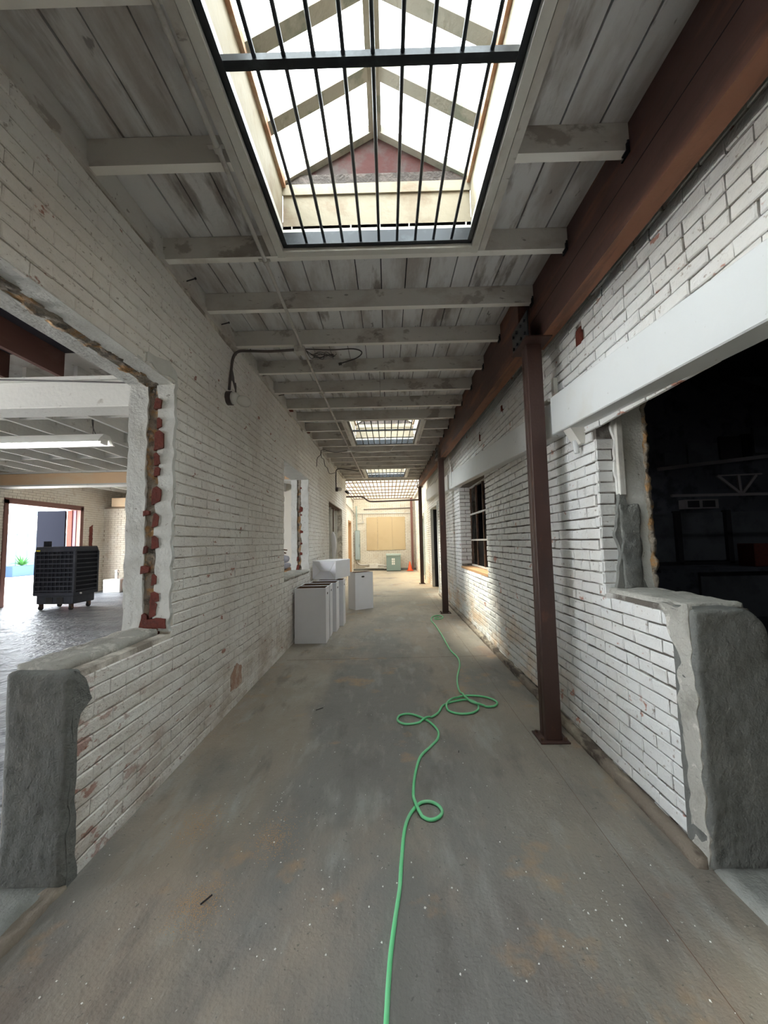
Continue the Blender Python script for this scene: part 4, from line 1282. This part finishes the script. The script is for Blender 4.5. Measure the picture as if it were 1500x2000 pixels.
for i, (x, y, sx, sy, lab) in enumerate(((-1.02, 2.12, 0.12, 0.16, 'patch of orange sandy dust near the foot of the left low wall'),
                                        (-0.60, 2.02, 0.11, 0.13, 'small patch of orange sandy dust left of the hose'),
                                        (-0.80, 1.66, 0.10, 0.11, 'patch of orange sandy dust at the lower left of the floor'))):
    mb = MB()
    g_ = random.Random(70 + i)
    for k_ in range(900):
        px, py = g_.gauss(x, sx * 0.5), g_.gauss(y, sy * 0.5)
        if px < -1.39: continue
        s_ = g_.uniform(0.0012, 0.0032)
        a_ = g_.uniform(0, 6.28)
        vs = [(px + s_ * math.cos(a_ + q_), py + s_ * math.sin(a_ + q_), 0.0002) for q_ in (0, 2.1, 4.2)] + [(px, py, s_ * 0.5)]
        mb.add(vs, [(0, 1, 3), (1, 2, 3), (2, 0, 3), (2, 1, 0)])
    mb.build('sand_patch', M['sand'], at=(x, y, 0), kind='stuff', label=lab, cat='sand')
# crumbs of plaster, splinters
mb = MB()
rg = random.Random(12)
clusters = [(-0.62, 2.2, .12), (-0.15, 1.9, .2), (0.75, 1.62, .12), (-0.4, 1.7, .3), (0.1, 2.4, .5), (-0.9, 1.9, .35), (0.9, 1.5, .3), (-0.6, 3.2, .4), (0.4, 1.5, .3), (-1.0, 1.45, .25)]
for i in range(230):
    c = rg.choice(clusters)
    x, y = rg.gauss(c[0], c[2]), rg.gauss(c[1], c[2])
    if not (-1.38 < x < 1.2 and 1.2 < y < 6): continue
    s = rg.uniform(0.0015, 0.0050) * (2.0 if rg.random() < 0.05 else 1)
    vs = [(x + s * rg.uniform(.6, 1.2) * math.cos(a), y + s * rg.uniform(.6, 1.4) * math.sin(a), 0.0) for a in (0.3, 1.9, 3.4, 5.0)] + [(x, y, s * 0.9)]
    mb.add(vs, [(0, 1, 4), (1, 2, 4), (2, 3, 4), (3, 0, 4), (3, 2, 1, 0)])
mb.build('plaster_crumbs', M['crumb'], kind='stuff', label='scattered white plaster crumbs on the concrete floor', cat='debris')
for i, (x, y, a, l, lab) in enumerate(((-0.79, 1.66, 0.6, 0.05, 'dark wood splinter on the sandy patch at the lower left of the floor'),
                                  (-0.66, 3.45, 0.9, 0.07, 'dark flat scrap on the floor along the left strip before the boxes'),
                                  (0.45, 2.75, 0.2, 0.02, 'tiny dark chip on the floor between hose and nearest post'))):
    MB().bar((x, y, 0.004), (x + l * math.sin(a), y + l * math.cos(a), 0.005), 0.005, 0.004).build('splinter', M['dark_wood'], at=(x, y, 0), label=lab, cat='debris')

# ------------------------------------------------------------------ left room
XO = -9.7
wo = MB()
wo.box(XO - 0.35, XO - 0.006, 3.0, 9.62, -0.02, 3.62)
wo.box(XO - 0.35, XO - 0.006, 9.62, 12.0, 2.68, 3.62)
wo.box(XO - 0.35, XO - 0.006, 12.0, 14.2, -0.02, 3.62)
wo.box(XO - 0.35, XO - 0.006, -4, -1.8, -0.02, 3.62)
wo.box(XO - 0.35, XO - 0.006, -1.8, 3.0, 3.0, 3.62)
wall_outer = wo.build('wall_outer', M['mortar_back'], kind='structure')
lay_bricks(wall_outer, 0, XO - 0.004, 1, 8.0, 14.0, 0, lambda y: 3.5, [(9.62, 12.0, -1, 2.68)], M['brick_back'], 51, single=200)
patch('bare_brick_patch', M['red_brick'], [(12.35, 1.5), (12.5, 1.5), (12.5, 2.2), (12.35, 2.1)], 0, XO, XO + 0.006, wall_outer)
wob = MB().box(-9.7, -5.2, 13.8, 14.1, -0.02, 3.62).build('wall_outer_back', M['mortar_back'], kind='structure')
lay_bricks(wob, 1, 13.796, -1, -9.7, -5.2, 0, lambda y: 3.5, [], M['brick_back'], 52, single=60)
bx('wall_inner_partition', M['cream'], (-5.2, -1.72, 13.8, 14.1, -0.02, 3.62), kind='structure')
pil = bx('brick_pier', M['mortar_back'], (-9.7, -8.95, 13.0, 13.5, 0, 2.80), label='cream brick pier at the far corner of the left room under a timber beam end', cat='pier')
lay_bricks(pil, 1, 12.998, -1, -9.7, -8.95, 0, lambda y: 2.80, [], M['brick_back'], 53, single=120)
bo = bx('beam_end', M['beam_tan'], (-9.4, -8.0, 12.9, 13.3, 2.82, 3.12), label='tan timber beam end resting on the far brick pier', cat='beam', bevel=0.01)

# door in the outer wall, frame, leaf, and the yard
d5 = empty('door_4', (XO, 10.8, 0), kind='structure')
bx('door_post', M['door_frame'], (XO - 0.1, XO + 0.03, 9.55, 9.66, 0, 2.72), d5)
bx('door_post', M['door_frame'], (XO - 0.1, XO + 0.03, 11.95, 12.07, 0, 2.72), d5)
bx('door_head', M['door_frame'], (XO - 0.1, XO + 0.03, 9.55, 12.07, 2.62, 2.76), d5)
bx('reveal', M['red_brick'], (XO - 0.35, XO - 0.2, 11.90, 12.0, 0, 2.62), d5)
bx('reveal', M['pink_board'], (XO - 0.2, XO - 0.1, 11.93, 12.0, 0, 2.62), d5)
bx('door_leaf', M['door_leaf'], (-11.0, -10.12, 11.9, 11.96, 0.03, 2.62), d5)
yard = bx('yard_ground', M['yard'], (-32, -10.05, -12, 34, -0.3, -0.01), kind='structure')
fc = empty('yard_fence', (-20.6, 21, 0), 'pale ribbed board fence across the sunny yard outside the left room door', 'fence')
for i in range(40):
    y = 15.0 + i * 0.32
    bx('fence_board', M['fence'], (-20.63 + (0.03 if i % 2 else 0), -20.58 + (0.03 if i % 2 else 0), y, y + 0.31, 0, 2.35), fc)
for z in (0.4, 2.3):
    bx('fence_rail', M['fence'], (-20.55, -20.48, 15, 27.8, z, z + 0.09), fc)
hb = bx('neighbour_building', M['cream'], (-29, -24, 10, 34, 0, 3.7), label='pale building beyond the yard fence seen through the door', cat='building')
bx('roof_edge', M['fence'], (-29.3, -23.7, 10, 34, 3.7, 3.95), hb)


def agave(x, y, z, seed, label, n=26, r=0.75):
    g = random.Random(seed)
    e = empty('strap_leaf_plant', (x, y, z), label, 'plant')
    for i in range(n):
        a = g.uniform(0, 2 * math.pi)
        t = g.uniform(0.25, 1.1)
        L = r * g.uniform(0.75, 1.1)
        d = Vector((math.cos(a), math.sin(a), 0))
        pr = [Vector((x, y, z)) + d * (L * s * math.sin(t)) + Vector((0, 0, L * s * math.cos(t) - 0.35 * L * s * s * t)) for s in (0, .35, .7, 1)]
        wv = Vector((-d.y, d.x, 0))
        vs = []
        for p, ww in zip(pr, (0.03, 0.045, 0.03, 0.004)):
            vs += [p - wv * ww, p + wv * ww]
        vs2 = [v - Vector((0, 0, 0.006)) for v in vs]
        MB().add(vs + vs2, [(0, 1, 3, 2), (2, 3, 5, 4), (4, 5, 7, 6), (8, 10, 11, 9), (10, 12, 13, 11), (12, 14, 15, 13), (0, 2, 10, 8), (2, 4, 12, 10), (4, 6, 14, 12), (1, 9, 11, 3), (3, 11, 13, 5), (5, 13, 15, 7)]).build('leaf', M['leaf'], e)


pl1 = MB().box(-20.1, -19.6, 19.95, 21.6, 0, 0.55).build('planter_box', M['planter'], at=(-19.8, 20.8, 0), bevel=0.02, label='blue-grey planter trough by the yard fence, left of the two', cat='planter')
pl2 = MB().box(-20.1, -19.6, 21.75, 23.4, 0, 0.5).build('planter_box', M['planter_pale'], at=(-19.8, 22.5, 0), bevel=0.02, label='pale planter trough by the yard fence, right of the two', cat='planter')
agave(-19.85, 20.7, 0.56, 1, 'green strap-leaved plant growing in the blue-grey planter')
agave(-19.85, 22.4, 0.51, 2, 'green strap-leaved plant growing in the pale planter', r=0.9)

# roof of the left room
rl = bx('ceiling_left_room', M['joist'], (-9.9, -1.72, 4.1, 14.2, 3.62, 3.72), kind='structure')
rl2 = bx('ceiling_left_front', M['dark_plank'], (-9.9, -1.72, -4, 4.1, 3.62, 3.72), kind='structure')
for i in range(12):
    x = -9.3 + i * 0.62
    bx('joist', M['beam_white'], (x, x + 0.05, 4.4, 13.8, 3.34, 3.62), rl)
    if x < -2.6:
        bx('joist', M['dark_joist'], (x + 0.1, x + 0.15, -3.9, 4.1, 3.34, 3.62), rl2)
    if i < 11:
        for yb in (5.6, 7.0, 8.2, 11.5):
            bx('blocking', M['beam_white'], (x + 0.05, x + 0.62, yb, yb + 0.04, 3.40, 3.62), rl)
bx('joist', M['beam_white'], (-2.45, -2.40, -3.9, 4.1, 3.34, 3.62), rl2)
bb = empty('cross_beam', (-5.5, 4.1, 3.0), 'deep white painted beam crossing the left room nearest the big opening', 'beam')
bx('timber', M['beam_white'], (-9.7, -1.73, 4.10, 4.40, 3.0, 3.30), bb, bevel=0.008)
bx('top_plate', M['beam_white'], (-9.7, -1.73, 4.07, 4.43, 3.30, 3.34), bb)
b2 = empty('cross_beam', (-5.5, 9.3, 3.0), 'bare tan timber beam crossing the left room farther back', 'beam')
bx('timber', M['beam_tan'], (-9.69, -1.73, 9.3, 9.6, 3.02, 3.30), b2, bevel=0.008)
bx('bottom_plate', M['beam_white'], (-9.69, -1.73, 9.27, 9.63, 2.98, 3.02), b2)
bx('top_plate', M['beam_white'], (-9.69, -1.73, 9.27, 9.63, 3.30, 3.34), b2)
MB().tube(catmull([(-4.6, 4.06, 3.33), (-3.3, 4.06, 3.27), (-1.73, 4.05, 3.18)], 6), 0.008, 6).build('beam_cable', M['cable'], at=(-3, 4.06, 3.2), label='thin dark cable sagging across the face of the white cross beam', cat='cable')

# fluorescent fitting
fx = empty('fluorescent_light', (-5.75, 6.05, 3.1), 'long lit twin fluorescent strip light hanging in the left room', 'light')
MB().prism([(5.93, 3.20), (6.17, 3.20), (6.12, 3.26), (5.98, 3.26)], 0, -7.2, -4.52).build('housing', M['enamel'], fx)
MB().prism([(5.86, 3.12), (5.90, 3.12), (5.98, 3.21), (5.93, 3.21)], 0, -7.2, -4.52).build('reflector', M['enamel'], fx)
MB().prism([(6.24, 3.12), (6.20, 3.12), (6.12, 3.21), (6.17, 3.21)], 0, -7.2, -4.52).build('reflector', M['enamel'], fx)
for (a, b) in ((-7.1, -5.90), (-5.86, -4.60)):
    for y in (6.0, 6.1):
        MB().tube([(a, y, 3.14), (b, y, 3.14)], 0.019, 12).build('tube', M['tube'], fx, smooth=True)
for x in (-7.13, -5.88, -4.58):
    bx('tube_socket', M['enamel'], (x - 0.02, x + 0.02, 5.97, 6.13, 3.11, 3.2), fx)
for x in (-7.0, -4.75):
    MB().tube([(x, 6.05, 3.26), (x, 6.05, 3.62)], 0.005, 6).build('hanger', M['cable'], fx)
MB().tube(catmull([(-4.7, 6.05, 3.26), (-4.72, 6.0, 3.4), (-4.70, 5.95, 3.62)], 5), 0.007, 6).build('lead', M['cable'], fx)

# evaporative cooler on casters
ec_ = empty('evaporative_cooler', (0, 0, 0), 'big charcoal evaporative cooler with ribbed panels on casters in the left room', 'cooler')
W2, D2 = 1.0, 0.72
bx('base_tank', M['cooler'], (0.05, W2 - 0.05, 0.04, D2 - 0.04, 0.14, 0.36), ec_, bevel=0.03, seg=2)
bx('body', M['cooler_in'], (0.03, W2 - 0.03, 0.03, D2 - 0.03, 0.36, 1.40), ec_)
MB().prism([(0.0, 1.36), (D2, 1.36), (D2 - 0.06, 1.49), (0.04, 1.49)], 0, 0.0, W2).build('top_cover', M['cooler'], ec_, bevel=0.012)
for x in (0.0, W2 - 0.05):
    for y in (0.0, D2 - 0.05):
        bx('corner_post', M['cooler'], (x, x + 0.05, y, y + 0.05, 0.36, 1.37), ec_)
for i in range(9):
    z = 0.44 + i * 0.105
    bx('louver', M['cooler'], (0.05, W2 - 0.05, -0.004, 0.02, z, z + 0.028), ec_)
    bx('louver', M['cooler'], (W2 - 0.02, W2 + 0.004, 0.05, D2 - 0.05, z, z + 0.028), ec_)
for i in range(1, 9):
    x = 0.05 + i * 0.1
    bx('grille_upright', M['cooler'], (x - 0.006, x + 0.006, 0.0, 0.024, 0.38, 1.37), ec_)
bx('lower_rail', M['cooler'], (0.0, W2, -0.005, D2, 0.34, 0.42), ec_, bevel=0.01)
for x in (0.30, 0.56):
    bx('fork_slot', M['rubber'], (x, x + 0.16, 0.03, 0.05, 0.15, 0.30), ec_)
bx('warning_label', M['yellow'], (0.05, 0.14, -0.012, -0.004, 1.38, 1.41), ec_)
bx('control_box', M['cooler_in'], (0.02, 0.13, 0.2, 0.3, 1.48, 1.62), ec_)
MB().tube([(W2 + 0.002, 0.18, 0.38), (W2 + 0.03, 0.18, 0.38)], 0.02, 10).build('drain_valve', M['enamel'], ec_)
for (x, y) in ((0.12, 0.1), (W2 - 0.14, 0.1), (0.12, D2 - 0.12), (W2 - 0.14, D2 - 0.12)):
    c = MB().tube([(x - 0.02, y, 0.055), (x + 0.02, y, 0.055)], 0.055, 16).build('caster_wheel', M['rubber'], ec_, smooth=False)
    cf = MB().box(x - 0.03, x - 0.022, y - 0.03, y + 0.04, 0.04, 0.14).box(x + 0.022, x + 0.03, y - 0.03, y + 0.04, 0.04, 0.14).box(x - 0.03, x + 0.03, y - 0.03, y + 0.04, 0.13, 0.15).build('caster_fork', M['rust_steel'], ec_)
    c.parent = cf
ec_.location = (-8.36, 9.02, 0)
ec_.rotation_euler = (0, 0, math.radians(-2))

# things near the far pier
cbx = MB().box(-9.15, -8.6, 12.3, 12.75, 0, 0.42).build('storage_box', M['enamel'], at=(-8.9, 12.5, 0), bevel=0.015, label='white box on the floor beside the far brick pier', cat='box')
cb2 = MB().box(-8.55, -7.9, 12.4, 12.85, 0, 0.45).build('cardboard_box', M['cardboard'], at=(-8.2, 12.6, 0), bevel=0.008, label='brown cardboard box on the floor right of the far brick pier', cat='box')
sb = empty('spray_bottle', (-8.85, 12.5, 0.42), 'white spray bottle standing on the white box', 'bottle')
MB().tube([(-8.85, 12.5, 0.42), (-8.85, 12.5, 0.60), (-8.85, 12.5, 0.66)], [0.05, 0.05, 0.02], 12).build('bottle_body', M['enamel'], sb, smooth=True)
bx('trigger_head', M['enamel'], (-8.89, -8.81, 12.46, 12.53, 0.66, 0.71), sb)
bc = empty('bottle_crate', (-8.2, 12.6, 0.45), 'dark green rack of bottles with a red base on the cardboard box', 'crate')
bx('tray', M['red_plastic'], (-8.5, -7.95, 12.45, 12.8, 0.45, 0.54), bc)
for k in range(3):
    bx('shelf', M['crate_green'], (-8.45, -8.0, 12.48, 12.78, 0.54 + k * 0.22, 0.56 + k * 0.22), bc)
    for i in range(4):
        MB().tube([(-8.39 + i * 0.11, 12.55, 0.56 + k * 0.22), (-8.39 + i * 0.11, 12.55, 0.68 + k * 0.22), (-8.39 + i * 0.11, 12.55, 0.74 + k * 0.22)], [0.045, 0.045, 0.02], 10).build('bottle', M['crate_green'], bc, smooth=True)
# things seen through the second left opening
tb = empty('work_table', (-2.9, 8.2, 0), 'rough wooden table behind the second left opening', 'table')
bx('table_top', M['orange_wood'], (-3.5, -2.0, 7.8, 8.9, 0.86, 0.90), tb)
for x in (-3.45, -2.1):
    for y in (7.85, 8.8):
        bx('leg', M['orange_wood'], (x, x + 0.06, y, y + 0.06, 0, 0.86), tb)
rough('stacked_sack', M['sack'], (-2.95, -2.15, 8.0, 8.5, 0.915, 1.04), None, cell=0.05, amp=0.02, rnd=0.06, label='pale blue sack lying on the table, lower of two', cat='sack', group='sacks on the table')
rough('stacked_sack', M['sack'], (-2.90, -2.18, 8.0, 8.5, 1.06, 1.19), None, cell=0.05, amp=0.02, rnd=0.06, label='pale blue sack lying on the table, upper of two', cat='sack', group='sacks on the table')
g = random.Random(3)
mb = MB()
for i in range(34):
    c = Vector((g.uniform(-2.85, -2.25), g.uniform(8.05, 8.45), 1.26 + g.uniform(0, 0.14)))
    d = Vector((g.uniform(-1, 1), g.uniform(-1, 1), g.uniform(-.3, .3))).normalized() * 0.10
    mb.bar(c - d, c + d, 0.03, 0.025)
mb.build('scrap_wood_heap', M['firewood'], kind='stuff', label='heap of brown scrap wood on top of the sacks', cat='wood')

# ------------------------------------------------------------------ right room (dark, some daylight let in by an added roof hole)
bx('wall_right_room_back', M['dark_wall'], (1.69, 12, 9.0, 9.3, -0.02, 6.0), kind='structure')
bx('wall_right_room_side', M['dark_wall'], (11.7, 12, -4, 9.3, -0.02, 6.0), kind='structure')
rr = MB().box(1.4, 8.1, -4, 9.3, 5.2, 5.3).box(8.9, 12, -4, 9.3, 5.2, 5.3).box(8.1, 8.9, -4, 2.1, 5.2, 5.3).box(8.1, 8.9, 2.9, 9.3, 5.2, 5.3).build('ceiling_right_room', M['dark_plank'], kind='structure')  # unseen square hole added in this roof to brighten the room
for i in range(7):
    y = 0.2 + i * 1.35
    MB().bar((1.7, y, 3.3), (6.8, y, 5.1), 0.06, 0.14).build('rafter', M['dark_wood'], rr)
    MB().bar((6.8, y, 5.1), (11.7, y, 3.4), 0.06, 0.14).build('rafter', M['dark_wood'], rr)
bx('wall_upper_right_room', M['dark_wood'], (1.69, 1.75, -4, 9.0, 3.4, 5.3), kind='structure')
tt = empty('roof_truss', (8.2, 7.5, 2.2), 'grey wooden truss with V-shaped struts in the dark right room', 'truss')
Yt = 7.6
MB().bar((5.6, Yt, 2.24), (9.5, Yt, 2.24), 0.05, 0.05).build('bottom_chord', M['grey_truss'], tt)
MB().bar((6.55, Yt, 2.62), (7.4, Yt, 2.64), 0.04, 0.025).build('top_chord', M['grey_truss'], tt)
for (x0, x1) in ((6.94, 6.52), (6.95, 6.93), (6.98, 7.28)):
    MB().bar((x0, Yt - 0.01, 2.26), (x1, Yt - 0.01, 2.62), 0.05, 0.04, up=(0, 1, 0)).build('strut', M['grey_truss'], tt)
pn = empty('paneling', (7.2, 8.95, 0.8), 'grey wall panels between dark posts on the back of the dark room', 'panel')
bx('panel', M['dark_panel'], (6.74, 7.72, 8.93, 8.99, 0.88, 1.98), pn)
bx('panel', M['dark_panel'], (6.15, 6.58, 8.93, 8.99, 0.86, 1.98), pn)
bx('panel', M['dark_panel'], (7.90, 9.6, 8.93, 8.99, 0.86, 1.98), pn)
for x in (6.6, 7.74):
    bx('panel_post', M['dark_wood'], (x, x + 0.11, 8.86, 8.99, 0.8, 2.02), pn)
bx('panel_rail', M['dark_wood'], (6.1, 9.6, 8.86, 8.99, 0.78, 0.85), pn)
wu = empty('wall_unit', (7.1, 8.8, 2.05), 'old white box unit with dark openings on the dark room back wall', 'appliance')
bx('casing', M['grey_truss'], (6.78, 7.54, 8.8, 8.99, 2.06, 2.27), wu)
bx('vent_opening', M['dark_wood'], (6.84, 7.10, 8.79, 8.80, 2.09, 2.24), wu)
bx('vent_opening', M['dark_wood'], (7.18, 7.46, 8.79, 8.80, 2.09, 2.24), wu)
up = empty('high_windows', (8, 8.95, 3.2), 'row of pale upper panels and small dark windows under the gable of the dark room', 'window')
for (x0, x1, z0, z1, mm) in ((6.5, 7.0, 3.1, 3.4, 'dark_panel'), (7.05, 7.75, 3.12, 3.6, 'dark_panel'), (7.8, 8.3, 3.22, 3.75, 'dark_wood'), (8.33, 8.55, 3.25, 3.8, 'door_leaf'), (8.6, 9.2, 3.35, 3.95, 'dark_panel')):
    bx('panel', M[mm], (x0, x1, 8.93, 8.99, z0, z1), up)
MB().bar((6.3, 8.9, 3.0), (9.3, 8.9, 3.3), 0.06, 0.08).build('raking_rail', M['grey_truss'], up)
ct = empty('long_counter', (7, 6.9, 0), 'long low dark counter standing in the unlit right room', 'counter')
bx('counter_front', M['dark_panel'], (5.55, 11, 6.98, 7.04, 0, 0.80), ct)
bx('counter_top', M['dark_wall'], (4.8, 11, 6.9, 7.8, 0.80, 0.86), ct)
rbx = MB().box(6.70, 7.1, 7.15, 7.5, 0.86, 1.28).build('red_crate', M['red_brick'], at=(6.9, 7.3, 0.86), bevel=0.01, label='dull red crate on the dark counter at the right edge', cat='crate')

# wall behind the viewer
bx('wall_front', M['brick_left'], (-9.9, 12, -4.3, -4.0, -0.02, 5.3), kind='structure')

# keep the court and its neighbours closed to the sides
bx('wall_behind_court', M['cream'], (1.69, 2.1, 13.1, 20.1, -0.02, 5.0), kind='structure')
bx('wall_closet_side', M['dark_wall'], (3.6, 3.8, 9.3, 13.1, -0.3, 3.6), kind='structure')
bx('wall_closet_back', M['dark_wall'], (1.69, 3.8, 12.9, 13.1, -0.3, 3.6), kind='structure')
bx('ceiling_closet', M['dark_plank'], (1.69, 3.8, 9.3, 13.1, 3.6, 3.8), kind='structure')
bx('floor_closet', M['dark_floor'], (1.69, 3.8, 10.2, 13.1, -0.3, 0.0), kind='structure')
